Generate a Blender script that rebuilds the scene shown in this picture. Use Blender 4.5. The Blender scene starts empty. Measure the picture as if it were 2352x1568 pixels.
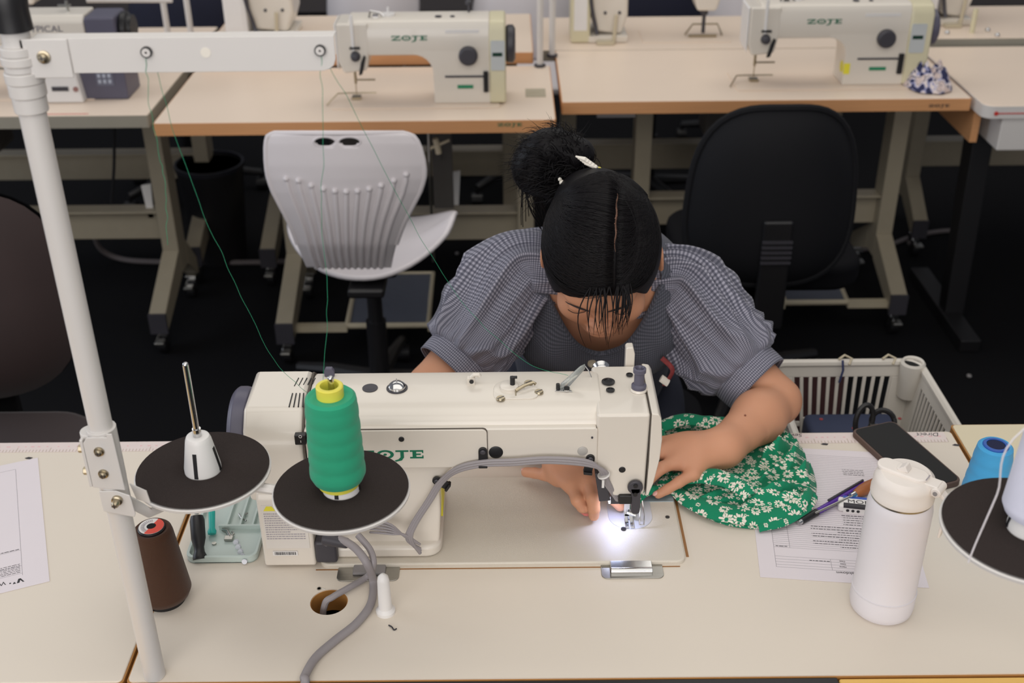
import bpy, bmesh, math, random
import numpy as np
from math import sin, cos, pi, radians, tan, atan2, sqrt
from mathutils import Vector, Matrix
random.seed(7)
SC = bpy.context.scene
COL = SC.collection

# ---------------- camera ----------------
FPX, PITCH, ROLL, CAMZ = 2680.0, radians(29.5), radians(0.55), 1.75
cd = bpy.data.cameras.new('camera'); cam = bpy.data.objects.new('camera', cd); COL.objects.link(cam)
cd.sensor_width = 36.0; cd.lens = 36.0 * FPX / 2352.0
fw = Vector((0, cos(PITCH), -sin(PITCH))); r0 = Vector((1, 0, 0)); u0 = Vector((0, sin(PITCH), cos(PITCH)))
rt = r0 * cos(ROLL) - u0 * sin(ROLL); up = u0 * cos(ROLL) + r0 * sin(ROLL)
m = Matrix.Identity(4)
for i in range(3):
    m[i][0] = rt[i]; m[i][1] = up[i]; m[i][2] = -fw[i]
m[2][3] = CAMZ
cam.matrix_world = m
cd.clip_start = 0.05; cd.clip_end = 60
cd.dof.use_dof = True; cd.dof.focus_distance = 1.45; cd.dof.aperture_fstop = 6.0
SC.camera = cam

def aty(px, py, y):
    r = fw + rt * (px - 1176) / FPX - up * (py - 784) / FPX
    t = y / r.y
    return Vector((r.x * t, y, CAMZ + r.z * t))
def atz(px, py, z=0.75):
    r = fw + rt * (px - 1176) / FPX - up * (py - 784) / FPX
    t = (z - CAMZ) / r.z
    return Vector((r.x * t, r.y * t, z))

# ---------------- world, lights, exposure ----------------
SC.view_settings.view_transform = 'Standard'; SC.view_settings.look = 'None'
SC.view_settings.gamma = 1.0; SC.view_settings.use_curve_mapping = False
SC.view_settings.exposure = 0.0
wd = bpy.data.worlds.new('world'); SC.world = wd; wd.use_nodes = True
wd.node_tree.nodes['Background'].inputs[0].default_value = (0.80, 0.83, 0.92, 1)
wd.node_tree.nodes['Background'].inputs[1].default_value = 0.24
def area(name, loc, target, sx, sy, power, col):
    l = bpy.data.lights.new(name, 'AREA'); l.shape = 'RECTANGLE'; l.size = sx; l.size_y = sy
    l.energy = power; l.color = col
    o = bpy.data.objects.new(name, l); COL.objects.link(o); o.location = loc
    o.rotation_euler = (Vector(target) - Vector(loc)).to_track_quat('-Z', 'Y').to_euler()
    return o
area('ceiling_panel_near', (0.2, 1.0, 3.0), (0.2, 1.0, 0), 3.4, 1.4, 22, (1.0, 0.95, 0.87))
area('ceiling_panel_far', (0.2, 3.9, 3.0), (0.2, 3.9, 0), 4.4, 1.8, 39, (1.0, 0.95, 0.87))
area('ceiling_panel_behind', (0.0, -0.8, 3.0), (0.0, 0.4, 0), 3.4, 1.4, 26, (1.0, 0.95, 0.88))
area('fill_behind', (-0.8, -3.0, 1.9), (0.1, 1.5, 0.9), 4.2, 2.0, 92, (1.0, 0.965, 0.95))  # unseen fill light added behind the camera to brighten front faces
area('window_left', (-4.2, 2.2, 2.0), (0, 1.8, 0.8), 3.0, 1.6, 50, (0.82, 0.89, 1.0))

# ---------------- materials ----------------
def lin(c):
    return tuple(((x / 255.0) / 12.92 if x / 255.0 <= 0.04045 else ((x / 255.0 + 0.055) / 1.055) ** 2.4) for x in c)
MATS = {}
def mat(name, rgb, rough=0.5, metal=0.0, var=0.05, scale=30, bump=0.0, bscale=200, coat=0.0, spec=0.5, trans=0.0, emit=0.0, sheen=0.0, sss=0.0, stretch=None, alpha=1.0):
    if name in MATS: return MATS[name]
    mt = bpy.data.materials.new(name); mt.use_nodes = True; nt = mt.node_tree; b = nt.nodes['Principled BSDF']
    c = lin(rgb)
    b.inputs['Roughness'].default_value = rough; b.inputs['Metallic'].default_value = metal
    b.inputs['Coat Weight'].default_value = coat; b.inputs['Specular IOR Level'].default_value = spec
    b.inputs['Transmission Weight'].default_value = trans
    b.inputs['Alpha'].default_value = alpha
    if sheen: b.inputs['Sheen Weight'].default_value = sheen
    if sss:
        b.inputs['Subsurface Weight'].default_value = sss; b.inputs['Subsurface Radius'].default_value = (0.010, 0.004, 0.002)
        b.inputs['Subsurface Scale'].default_value = 0.6
    if emit:
        b.inputs['Emission Color'].default_value = (*c, 1); b.inputs['Emission Strength'].default_value = emit
    tc = nt.nodes.new('ShaderNodeTexCoord'); mp = nt.nodes.new('ShaderNodeMapping'); nt.links.new(tc.outputs['Object'], mp.inputs[0])
    if stretch: mp.inputs['Scale'].default_value = stretch
    n = nt.nodes.new('ShaderNodeTexNoise'); n.inputs['Scale'].default_value = scale; n.inputs['Detail'].default_value = 3
    nt.links.new(mp.outputs[0], n.inputs['Vector'])
    mx = nt.nodes.new('ShaderNodeMix'); mx.data_type = 'RGBA'
    mx.inputs[6].default_value = (*[x * (1 - var) for x in c], 1); mx.inputs[7].default_value = (*[min(1, x * (1 + var)) for x in c], 1)
    nt.links.new(n.outputs['Fac'], mx.inputs[0]); nt.links.new(mx.outputs[2], b.inputs['Base Color'])
    if bump:
        n2 = nt.nodes.new('ShaderNodeTexNoise'); n2.inputs['Scale'].default_value = bscale; n2.inputs['Detail'].default_value = 2
        nt.links.new(mp.outputs[0], n2.inputs['Vector'])
        bp = nt.nodes.new('ShaderNodeBump'); bp.inputs['Strength'].default_value = bump; bp.inputs['Distance'].default_value = 0.001
        nt.links.new(n2.outputs['Fac'], bp.inputs['Height']); nt.links.new(bp.outputs[0], b.inputs['Normal'])
    MATS[name] = mt
    return mt
laminate = mat('cream_laminate', (222, 212, 198), 0.55, var=0.02, scale=6, bump=0.03, bscale=500, spec=0.3)
laminate_far = mat('cream_laminate_warm', (234, 215, 196), 0.40, var=0.03, scale=5)
woodedge = mat('wood_edge', (212, 154, 104), 0.55, var=0.14, scale=40, stretch=(0.2, 1, 8))
nearedge = mat('near_table_edge', (170, 120, 62), 0.6, var=0.12, scale=40)
greyedge = mat('grey_table_edge', (158, 152, 138), 0.55, var=0.04)
enamel = mat('machine_enamel', (222, 214, 202), 0.30, var=0.012, scale=8, coat=0.25)
enamel_y = mat('yellowed_plastic', (212, 204, 172), 0.4, var=0.03)
bedmat = mat('bed_enamel', (210, 202, 188), 0.24, var=0.02, scale=10, bump=0.35, bscale=1100)
white = mat('white_paint', (212, 208, 204), 0.38, var=0.015)
whitepl = mat('white_plastic', (228, 225, 222), 0.42, var=0.02)
bottlew = mat('bottle_white', (226, 222, 226), 0.5, var=0.02, bump=0.05, bscale=1500)
chrome = mat('chrome', (205, 205, 205), 0.16, 1.0, var=0.05)
steel = mat('brushed_steel', (170, 168, 162), 0.33, 1.0, var=0.12, scale=80, stretch=(1, 12, 12))
brass = mat('nickel', (176, 164, 140), 0.3, 1.0, var=0.1)
black = mat('black_plastic', (26, 25, 27), 0.42, var=0.1)
dgrey = mat('dark_grey_plastic', (62, 60, 66), 0.45, var=0.06)
purpgrey = mat('blue_grey_plastic', (88, 86, 102), 0.4, var=0.04)
grey = mat('grey_plastic', (140, 136, 136), 0.5, var=0.04)
cablem = mat('grey_cable', (146, 140, 142), 0.5, var=0.05)
foam = mat('black_foam', (52, 45, 43), 0.95, var=0.35, scale=900, bump=0.5, bscale=1200, spec=0.15)
carpet = mat('black_carpet', (21, 21, 23), 0.95, var=0.35, scale=300, bump=0.4, bscale=500, spec=0.1)
frame = mat('beige_frame', (160, 150, 130), 0.45, var=0.05)
beige = mat('beige_metal', (196, 184, 158), 0.45, var=0.05)
framed = mat('dark_frame', (78, 74, 70), 0.5, var=0.05)
redm = mat('red_print', (200, 60, 50), 0.5); pinkm = mat('pink_print', (226, 180, 184), 0.6)
inkm = mat('black_ink', (50, 48, 52), 0.6); greenink = mat('green_logo', (10, 108, 78), 0.45)
greyink = mat('grey_ink', (162, 156, 162), 0.6)
yellow = mat('yellow_plastic', (226, 216, 84), 0.4, var=0.03); yellowl = mat('yellow_label', (232, 222, 60), 0.5)
paperm = mat('paper', (224, 216, 220), 0.8, var=0.01)
led = mat('led_emitter', (225, 230, 255), 0.4, emit=25)

def node_mat(name, rough=0.6):
    mt = bpy.data.materials.new(name); mt.use_nodes = True; nt = mt.node_tree; b = nt.nodes['Principled BSDF']
    b.inputs['Roughness'].default_value = rough
    def N(t, **kw):
        n = nt.nodes.new(t)
        for k, v in kw.items(): setattr(n, k, v)
        return n
    def MT(op, a, b_=None, c_=None):
        n = nt.nodes.new('ShaderNodeMath'); n.operation = op
        for i, x in enumerate((a, b_, c_)):
            if x is None: continue
            if isinstance(x, (int, float)): n.inputs[i].default_value = x
            else: nt.links.new(x, n.inputs[i])
        return n.outputs[0]
    return mt, nt, b, N, MT

# ---------------- mesh builder ----------------
def rotm(axis, deg): return Matrix.Rotation(radians(deg), 4, axis)
def T(x, y, z): return Matrix.Translation((x, y, z))
def align(a, b):
    a = Vector(a); b = Vector(b)
    q = (b - a).to_track_quat('Z', 'Y')
    return Matrix.Translation(a) @ q.to_matrix().to_4x4()
def rrect(x0, y0, x1, y1, r, n=5):
    p = []
    for cx, cy, a0 in ((x1 - r, y1 - r, 0), (x0 + r, y1 - r, 90), (x0 + r, y0 + r, 180), (x1 - r, y0 + r, 270)):
        for i in range(n + 1):
            a = radians(a0 + 90 * i / n); p.append((cx + r * cos(a), cy + r * sin(a)))
    return p
def spline(pts, n=8):
    pts = [Vector(p) for p in pts]; out = []
    for i in range(len(pts) - 1):
        p0 = pts[max(i - 1, 0)]; p1 = pts[i]; p2 = pts[i + 1]; p3 = pts[min(i + 2, len(pts) - 1)]
        for k in range(n):
            t = k / n
            out.append(0.5 * ((2 * p1) + (p2 - p0) * t + (2 * p0 - 5 * p1 + 4 * p2 - p3) * t * t + (3 * p1 - p0 - 3 * p2 + p3) * t ** 3))
    out.append(pts[-1]); return out
class MB:
    def __init__(s): s.v = []; s.f = []; s.uv = {}
    def add(s, vs, fs, M=None):
        o = len(s.v)
        s.v += [(M @ Vector(p)) if M is not None else Vector(p) for p in vs]
        s.f += [tuple(i + o for i in f) for f in fs]; return s
    def box(s, x0, y0, z0, x1, y1, z1, M=None):
        vs = [(x0, y0, z0), (x1, y0, z0), (x1, y1, z0), (x0, y1, z0), (x0, y0, z1), (x1, y0, z1), (x1, y1, z1), (x0, y1, z1)]
        return s.add(vs, [(0, 3, 2, 1), (4, 5, 6, 7), (0, 1, 5, 4), (1, 2, 6, 5), (2, 3, 7, 6), (3, 0, 4, 7)], M)
    def prism(s, pts, h0, h1, M=None, axis='z'):
        n = len(pts)
        def m3(p, h):
            if axis == 'z': return (p[0], p[1], h)
            if axis == 'y': return (p[0], h, p[1])
            return (h, p[0], p[1])
        vs = [m3(p, h0) for p in pts] + [m3(p, h1) for p in pts]
        fs = [tuple(range(n - 1, -1, -1)), tuple(range(n, 2 * n))] + [(i, (i + 1) % n, n + (i + 1) % n, n + i) for i in range(n)]
        return s.add(vs, fs, M)
    def lathe(s, prof, M=None, seg=32):
        vs = []; fs = []
        for r, z in prof:
            for i in range(seg):
                a = 2 * pi * i / seg; vs.append((r * cos(a), r * sin(a), z))
        for j in range(len(prof) - 1):
            for i in range(seg):
                i2 = (i + 1) % seg; fs.append((j * seg + i, j * seg + i2, (j + 1) * seg + i2, (j + 1) * seg + i))
        if prof[0][0] > 1e-6: fs.append(tuple(range(seg - 1, -1, -1)))
        if prof[-1][0] > 1e-6: fs.append(tuple((len(prof) - 1) * seg + i for i in range(seg)))
        return s.add(vs, fs, M)
    def cyl(s, a, b, r, r2=None, seg=20):
        L = (Vector(b) - Vector(a)).length
        return s.lathe([(r, 0), (r if r2 is None else r2, L)], align(a, b), seg)
    def tube(s, path, r, seg=10, flat=1.0):
        path = [Vector(p) for p in path]; n = len(path)
        R = r if hasattr(r, '__len__') else [r] * n
        t0 = (path[1] - path[0]).normalized(); nrm = t0.orthogonal().normalized(); vs = []; fs = []
        for i, p in enumerate(path):
            t = (path[min(i + 1, n - 1)] - path[max(i - 1, 0)]).normalized()
            nrm = (nrm - t * nrm.dot(t)).normalized(); bn = t.cross(nrm)
            for k in range(seg):
                a = 2 * pi * k / seg; vs.append(p + (nrm * cos(a) + bn * sin(a) * flat) * R[i])
        for i in range(n - 1):
            for k in range(seg):
                k2 = (k + 1) % seg; fs.append((i * seg + k, i * seg + k2, (i + 1) * seg + k2, (i + 1) * seg + k))
        fs.append(tuple(range(seg - 1, -1, -1))); fs.append(tuple((n - 1) * seg + k for k in range(seg)))
        return s.add(vs, fs)
    def sphere(s, c, r, sc=(1, 1, 1), seg=20, M=None):
        prof = [(r * sin(pi * j / 10) if 0 < j < 10 else 0.0, -r * cos(pi * j / 10)) for j in range(11)]
        MM = Matrix.Translation(c) @ (M if M is not None else Matrix.Identity(4)) @ Matrix.Diagonal((*sc, 1))
        return s.lathe(prof, MM, seg)
    def grid(s, fn, nu, nv, closed=False, uvf=None):
        o = len(s.v)
        for j in range(nv + 1):
            for i in range(nu + (0 if closed else 1)):
                s.v.append(Vector(fn(i / nu, j / nv)))
        w = nu + (0 if closed else 1)
        for j in range(nv):
            for i in range(nu):
                i2 = (i + 1) % w
                f = (o + j * w + i, o + j * w + i2, o + (j + 1) * w + i2, o + (j + 1) * w + i)
                if uvf: s.uv[len(s.f)] = [uvf(i / nu, j / nv), uvf((i + 1) / nu, j / nv), uvf((i + 1) / nu, (j + 1) / nv), uvf(i / nu, (j + 1) / nv)]
                s.f.append(f)
        return s
    def text(s, body, size, M, ext=0.0002, sx=1.0, shear=0.0, align_x='LEFT'):
        c = bpy.data.curves.new('t', 'FONT'); c.body = body; c.size = size; c.extrude = ext; c.align_x = align_x; c.shear = shear
        o = bpy.data.objects.new('t', c); COL.objects.link(o)
        dg = bpy.context.evaluated_depsgraph_get(); me = o.evaluated_get(dg).to_mesh()
        vs = [(p.co.x * sx, p.co.y, p.co.z) for p in me.vertices]; fs = [tuple(p.vertices) for p in me.polygons]
        s.add(vs, fs, M)
        bpy.data.objects.remove(o); bpy.data.curves.remove(c); return s

def setp(o, label=None, cat=None, group=None, kind=None):
    if label: o['label'] = label
    if cat: o['category'] = cat
    if group: o['group'] = group
    if kind: o['kind'] = kind
    return o
ROOTLOC = {}
def thing(name, label, cat, loc=(0, 0, 0), group=None):
    o = bpy.data.objects.new(name, None); COL.objects.link(o); o.location = loc; o.empty_display_size = 0.02
    ROOTLOC[o.name] = Vector(loc); return setp(o, label, cat, group)
def obj(name, mb, m_, parent=None, bevel=0.0, smooth=True, angle=35, label=None, cat=None, group=None, kind=None, loc=None, solid=0.0, sub=0, seg=2):
    me = bpy.data.meshes.new(name)
    off = ROOTLOC[parent.name] if parent is not None else Vector(loc if loc is not None else (0, 0, 0))
    if parent is None and loc is None and mb.v:
        xs = [p.x for p in mb.v]; ys = [p.y for p in mb.v]; zs = [p.z for p in mb.v]
        off = Vector(((min(xs) + max(xs)) / 2, (min(ys) + max(ys)) / 2, min(zs)))
    me.from_pydata([tuple(p - off) for p in mb.v], [], mb.f)
    ms = m_ if isinstance(m_, (list, tuple)) else [m_]
    for x in ms: me.materials.append(x)
    if mb.uv:
        ul = me.uv_layers.new(name='UVMap')
        for fi, uvs in mb.uv.items():
            for li, q in zip(me.polygons[fi].loop_indices, uvs): ul.data[li].uv = q
    if not (len(mb.f) > 40000):
        bm = bmesh.new(); bm.from_mesh(me); bmesh.ops.recalc_face_normals(bm, faces=bm.faces); bm.to_mesh(me); bm.free()
    o = bpy.data.objects.new(name, me); COL.objects.link(o)
    if parent is not None: o.parent = parent
    else: o.location = off
    ROOTLOC[o.name] = off
    if smooth:
        me.polygons.foreach_set('use_smooth', [True] * len(me.polygons))
        if angle < 180: me.set_sharp_from_angle(angle=radians(angle))
    if solid:
        md = o.modifiers.new('solid', 'SOLIDIFY'); md.thickness = solid; md.offset = 0
    if bevel:
        md = o.modifiers.new('bevel', 'BEVEL'); md.width = bevel; md.segments = seg; md.limit_method = 'ANGLE'; md.angle_limit = radians(38)
        md.harden_normals = True
    if sub:
        md = o.modifiers.new('sub', 'SUBSURF'); md.levels = sub; md.render_levels = sub
    return setp(o, label, cat, group, kind)
def copy_tree(o, parent=None):
    c = o.copy(); COL.objects.link(c); c.parent = parent
    for ch in o.children: copy_tree(ch, c)
    return c
def frame_on(origin, xdir, ydir):
    x = Vector(xdir).normalized(); y = Vector(ydir).normalized(); z = x.cross(y)
    M = Matrix.Identity(4)
    for i in range(3): M[i][0] = x[i]; M[i][1] = y[i]; M[i][2] = z[i]; M[i][3] = origin[i]
    return M
# wide slab-serif machine maker's lettering, cap height 1, flat in XY
def logo(mb, M, h, t=0.0003):
    S = Matrix.Diagonal((h, h, 1, 1))
    kk = [0]
    def P(pts): kk[0] += 1; mb.prism(pts, 0, t + (kk[0] % 7) * 2.5e-5, M @ S)
    P([(0, .62), (.16, .62), (.22, .80), (1.25, .80), (1.85, .80), (1.85, 1), (0, 1)])
    P([(1.35, .85), (1.85, .85), (.55, .15), (.05, .15)])
    P([(0, 0), (1.9, 0), (1.9, .38), (1.74, .38), (1.68, .2), (0, .2)])
    n = 28
    for k in range(n):
        a0 = 2 * pi * k / n; a1 = 2 * pi * (k + 1) / n
        P([(3.1 + cos(a) * rx, .5 + sin(a) * ry) for a, rx, ry in ((a0, 1.0, .54), (a1, 1.0, .54), (a1, .62, .34), (a0, .62, .34))])
        P([(3.1 + cos(a) * rx, .5 + sin(a) * ry) for a, rx, ry in ((a0, .2, .12), (a1, .2, .12), (a1, .0, .0))])
    P([(4.3, .82), (5.8, .82), (5.8, 1), (4.3, 1)]); P([(4.85, .1), (5.25, .1), (5.25, .85), (4.85, .85)])
    P([(4.85, .15), (5.25, .15), (5.0, -.22), (4.3, -.38), (4.15, -.25), (4.6, -.1)])
    P([(5.95, 0), (7.5, 0), (7.5, .18), (5.95, .18)]); P([(5.95, .82), (7.5, .82), (7.5, 1), (5.95, 1)])
    P([(6.25, .1), (6.68, .1), (6.68, .9), (6.25, .9)]); P([(6.6, .42), (7.2, .42), (7.2, .58), (6.6, .58)])
    P([(7.3, 0), (7.5, 0), (7.5, .36), (7.38, .36)]); P([(7.38, .66), (7.5, .66), (7.5, 1), (7.3, 1)])
    return mb
# ================= setting =================
obj('floor', MB().box(-5, -1.5, -0.02, 5, 7.2, 0), carpet, kind='structure', smooth=False)
wallm = mat('wall_dark_grey', (92, 86, 86), 0.8, var=0.06)
obj('wall_back', MB().box(-5, 7.2, 0, 5, 7.3, 1.2), wallm, kind='structure', smooth=False)

def apply_bool(o, cutter):
    md = o.modifiers.new('b', 'BOOLEAN'); md.operation = 'DIFFERENCE'; md.object = cutter; md.solver = 'EXACT'
    dg = bpy.context.evaluated_depsgraph_get(); me = bpy.data.meshes.new_from_object(o.evaluated_get(dg))
    o.modifiers.clear(); old = o.data; o.data = me; bpy.data.meshes.remove(old)
    bpy.data.objects.remove(cutter)

# ---------- leg frames of the sewing tables ----------
def caster(parent, x, y):
    c = obj('caster', MB().cyl((x - .012, y, .028), (x + .012, y, .028), .028, seg=20), black, parent, bevel=.003)
    obj('caster_fork', MB().box(x - .017, y - .004, .028, x + .017, y + .03, .075).box(x - .012, y - .03, .045, x - .008, y + .02, .06), chrome, c, bevel=.004)
    obj('brake', MB().box(x - .014, y - .05, .045, x + .014, y - .02, .055), steel, c, bevel=.003)
def leg_frame(parent, x, ypost, yf, yb, m_, ztop=.72, w=.05):
    mb = MB().box(x - w / 2, ypost - .04, .16, x + w / 2, ypost + .04, ztop)
    for ye in (yf, yb):
        s = -1 if ye < ypost else 1
        mb.prism([(ypost + s * .04, .24), (ypost + s * .04, .155), (ye, .075), (ye, .135)] if s < 0 else [(ypost + .04, .155), (ypost + .04, .24), (ye, .135), (ye, .075)], x - w / 2, x + w / 2, axis='x')
    lg = obj('leg', mb, m_, parent, bevel=.003)
    obj('end_cap', MB().box(x - w / 2 - .001, yf - .006, .073, x + w / 2 + .001, yf + .004, .137), dgrey, lg)
    for ye in (yf, yb): caster(parent, x, ye + (.02 if ye < ypost else -.02))
def pedal(parent, x0, x1, y0, y1, xa, xb):
    fr = MB()
    r = .01
    fr.tube([(x0, y0, .10), (x1, y0, .10), (x1, y1, .13), (x0, y1, .13), (x0, y0, .10)], .009, 8)
    fr.box(xa, y0 - .012, .085, x0, y0 + .012, .105).box(x1, y0 - .012, .085, xb, y0 + .012, .105)
    p = obj('pedal', fr, beige, parent)
    obj('pedal_plate', MB().add([(x0, y0, .103), (x1, y0, .103), (x1, y1, .133), (x0, y1, .133), (x0, y0, .097), (x1, y0, .097), (x1, y1, .127), (x0, y1, .127)], [(0, 1, 2, 3), (7, 6, 5, 4), (0, 4, 5, 1), (1, 5, 6, 2), (2, 6, 7, 3), (3, 7, 4, 0)]), mat('pedal_grey', (84, 88, 100), .6, var=.08), p)
def sewing_table(name, label, x0, x1, y0, y1, z, edge, top, legs=(), group=None, th=.034, lm=None, ypost=None, loc=None, corner=.006, rail=True):
    t = thing(name, label, 'table', ((x0 + x1) / 2, (y0 + y1) / 2, 0), group)
    tp = obj('tabletop', MB().prism(rrect(x0 + .002, y0 + .002, x1 - .002, y1 - .002, corner), z - th, z), top, t, bevel=.0015)
    # edge band: a thin ring round the slab, just under the surface
    outer = rrect(x0, y0, x1, y1, corner); mb = MB(); n = len(outer)
    inner = rrect(x0 + .003, y0 + .003, x1 - .003, y1 - .003, corner)
    vs = [(p[0], p[1], z - th - .001) for p in outer] + [(p[0], p[1], z - .0018) for p in outer] + [(p[0], p[1], z - .0018) for p in inner] + [(p[0], p[1], z - th - .001) for p in inner]
    fs = []
    for i in range(n):
        j = (i + 1) % n
        for a in range(4): fs.append((a * n + i, a * n + j, ((a + 1) % 4) * n + j, ((a + 1) % 4) * n + i))
    mb.add(vs, fs); eb = obj('edge_band', mb, edge, t)
    yp = ypost if ypost else (y0 + y1) / 2 + .06
    for x in legs: leg_frame(t, x, yp, y0 + .02, y1 - .02, lm or frame, z - th)
    if len(legs) > 1 and rail:
        obj('crossbeam', MB().box(legs[0] + .025, yp + .0, .26, legs[-1] - .025, yp + .03, .36).box(legs[0] + .025, yp - .03, .355, legs[-1] - .025, yp + .03, .362), lm or frame, t, bevel=.002)
        obj('drive_housing', MB().box((x0 + x1) / 2 - .12, yp - .02, z - .20, (x0 + x1) / 2 + .08, yp + .10, z - th - .005), framed, t, bevel=.01)
    return t, tp, eb

# front tables
t, tp, eb = sewing_table('sewing_table', 'cream sewing table under the white machine, its corded hole at the near side', -.449, .668, .978, 1.478, .75, nearedge, laminate, (-.40, .62), group=None, ypost=1.25)
hx, hy = -.232, 1.111
cut = obj('c', MB().cyl((hx, hy, .70), (hx, hy, .80), .0235, seg=40), black)
tp.modifiers.clear(); apply_bool(tp, cut)
for p_ in tp.data.polygons: p_.use_smooth = False
obj('hole_lining', MB().lathe([(.0235, .716), (.0235, .7485), (.0225, .7485), (.0225, .716), (.0235, .716)], T(hx, hy, 0), 40), nearedge, t)
gap = MB()
gap.box(-.27, 1.3655, .7495, .226, 1.3695, .7505)
gap.box(.2255, 1.19, .7495, .229, 1.3695, .7505)
gap.box(-.257, 1.1705, .7495, .215, 1.1725, .7503)
obj('cutout_edge', gap, mat('cut_edge', (150, 105, 60), .6, var=.1), t)
t2, _, _ = sewing_table('sewing_table', 'cream sewing table at the left beyond the brown seam, a printed sheet lying on it', -1.45, -.4525, .978, 1.47, .75, nearedge, laminate, (-1.4, -.50), ypost=1.25)
t3, _, _ = sewing_table('sewing_table', 'cream sewing table at the right edge behind the blue cone', .6715, 1.6, .98, 1.494, .752, nearedge, mat('yellow_laminate', (222, 210, 180), .45, var=.02), (.72, 1.5), ypost=1.25)
plyw = mat('pale_timber', (232, 186, 100), .5, var=.1, scale=20, stretch=(1, 6, 6))
obj('wooden_bench', MB().box(-1.4, .62, .70, -.435, .9765, .7485).box(-1.35, .66, 0, -1.30, .94, .70).box(-.55, .66, 0, -.50, .94, .70), plyw, bevel=.003, label='pale timber bench end below the table, under the left white pole', cat='bench')
obj('wooden_bench', MB().box(.372, .62, .70, 1.4, .9765, .7485).box(.40, .66, 0, .45, .94, .70).box(1.3, .66, 0, 1.35, .94, .70), plyw, bevel=.003, label='pale timber bench end below the table, at the right by the white bottle', cat='bench')

obj('shadow_strip', MB().box(-.436, .925, .70, .371, .9772, .7492), black, t, bevel=.002)  # dark strip added to stand for the shade below the near table edge

# row behind
ROW = 'sewing tables in the row behind'
tleft, _, _ = sewing_table('sewing_table', 'white sewing table with grey edge under the machine with dark keypad', -2.2, -.967, 3.014, 3.455, .75, greyedge, laminate_far, (-1.9, -1.045), lm=frame, ypost=3.3)
tm, _, ebm = sewing_table('sewing_table', 'wood-edged sewing table behind the white chair', -.936, .121, 2.946, 3.44, .75, woodedge, laminate_far, (-.66, .045), lm=frame, ypost=3.27)
pedal(tm, -.485, -.247, 3.02, 3.30, -.66, .03)
trt, _, ebr = sewing_table('sewing_table', 'wood-edged sewing table behind the black chair, floral scrap on it', .142, 1.262, 3.09, 3.60, .75, woodedge, laminate_far, (.40, 1.165), lm=frame, ypost=3.37)
pedal(trt, .83, 1.02, 3.14, 3.42, .40, 1.16)
tr4, _, _ = sewing_table('sewing_table', 'white sewing table with rounded corner at the right edge', 1.272, 2.3, 3.02, 3.60, .75, white, laminate_far, (1.9,), lm=black, corner=.03)
obj('end_panel', MB().box(1.28, 3.10, .62, 1.30, 3.50, .714), woodedge, tr4)
obj('drawer', MB().box(1.33, 3.03, .62, 1.75, 3.35, .712), white, tr4, bevel=.004)
obj('leg', MB().prism([(3.18, .03), (3.24, .03), (3.30, .62), (3.22, .62)], 1.34, 1.40, axis='x').prism([(3.0, .0), (3.5, .0), (3.5, .04), (3.0, .04)], 1.33, 1.39, axis='x'), black, tr4, bevel=.004)
sewing_table('sewing_table', 'raised wood-edged table farther back, between two overlockers', -.93, .072, 3.46, 3.925, .785, woodedge, laminate_far, (-.80, .0), ypost=3.8)
sewing_table('sewing_table', 'cream table farther back directly behind the right machine', .10, 1.19, 3.605, 4.01, .75, greyedge, laminate_far, (.2, 1.1), ypost=3.85)
sewing_table('sewing_table', 'cream table at the far left behind the keypad machine', -2.2, -.975, 3.48, 3.93, .75, greyedge, laminate_far, (-2.0, -1.05), ypost=3.8)
sewing_table('sewing_table', 'grey-edged table at the far top right under an overlocker', 1.26, 2.4, 3.64, 4.05, .765, greyedge, laminate_far, (1.4, 2.2), ypost=3.85)
# maker's lettering on the wood edges
M = frame_on(aty(1143, 290, 2.9455), (1, 0, 0), (0, 0, 1)); obj('edge_lettering', logo(MB(), M, .0085), greenink, tm, smooth=False)
M = frame_on(aty(2133, 246, 3.0895), (1, 0, 0), (0, 0, 1)); obj('edge_lettering', logo(MB(), M, .0075), inkm, trt, smooth=False)
# red ruler stickers at the table fronts
obj('ruler_sticker', MB().box(-1.27, 3.026, .7501, -1.13, 3.03, .7506), redm, label='thin red ruler strip at the front edge of the grey-edged left table', cat='ruler')
obj('ruler_sticker', MB().box(1.30, 3.0185, .728, 1.60, 3.0196, .731).cyl((1.305, 3.0196, .7295), (1.305, 3.018, .7295), .006, seg=14), redm, label='red line and dot on the front of the rounded white table', cat='ruler')
# ================= main sewing machine (seen from its back) =================
YF = 1.197      # back face of the arm
TOPZ = .972
mm = thing('sewing_machine', 'large white sewing machine seen from behind, filling the middle of the near table', 'sewing machine', (0, 1.27, .75))
def fx(px, py, y=YF): return aty(px, py, y)
bed = obj('bed', MB().prism(rrect(-.2525, 1.1745, .2235, 1.3635, .013), .7355, .7565), bedmat, mm, bevel=.0025, seg=3)
# needle plate and slide plate
np_pts = [(.159 + .030 * cos(a) * 1.0, 1.268 + .028 * sin(a)) for a in [radians(180 + 180 * i / 20) for i in range(21)]]
obj('needle_plate', MB().prism([(.129, 1.30)] + np_pts + [(.189, 1.30)], .7565, .7573), mat('plate_satin', (206, 206, 210), .45, .3), mm, bevel=.0003)
obj('slide_plate', MB().box(.150, 1.300, .7565, .2225, 1.360, .7575), mat('slide_steel', (186, 204, 214), .3, .6), mm)
obj('plate_screw', MB().cyl(atz(1432, 1215, .757), atz(1432, 1215, .757) + Vector((0, 0, .0012)), .0035), black, mm)
obj('bed_screw', MB().cyl(atz(1533, 1188, .756), atz(1533, 1188, .756) + Vector((0, 0, .0012)), .003), black, mm)
obj('hinge', MB().prism(rrect(-.228, 1.148, -.148, 1.180, .008), .7495, .7515), steel, mm, bevel=.0006)
obj('hinge', MB().prism(rrect(.112, 1.148, .192, 1.180, .008), .7495, .7515), steel, mm, bevel=.0006)
obj('hinge_block', MB().box(-.208, 1.158, .751, -.166, 1.176, .7555), grey, mm, bevel=.002)
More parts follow.
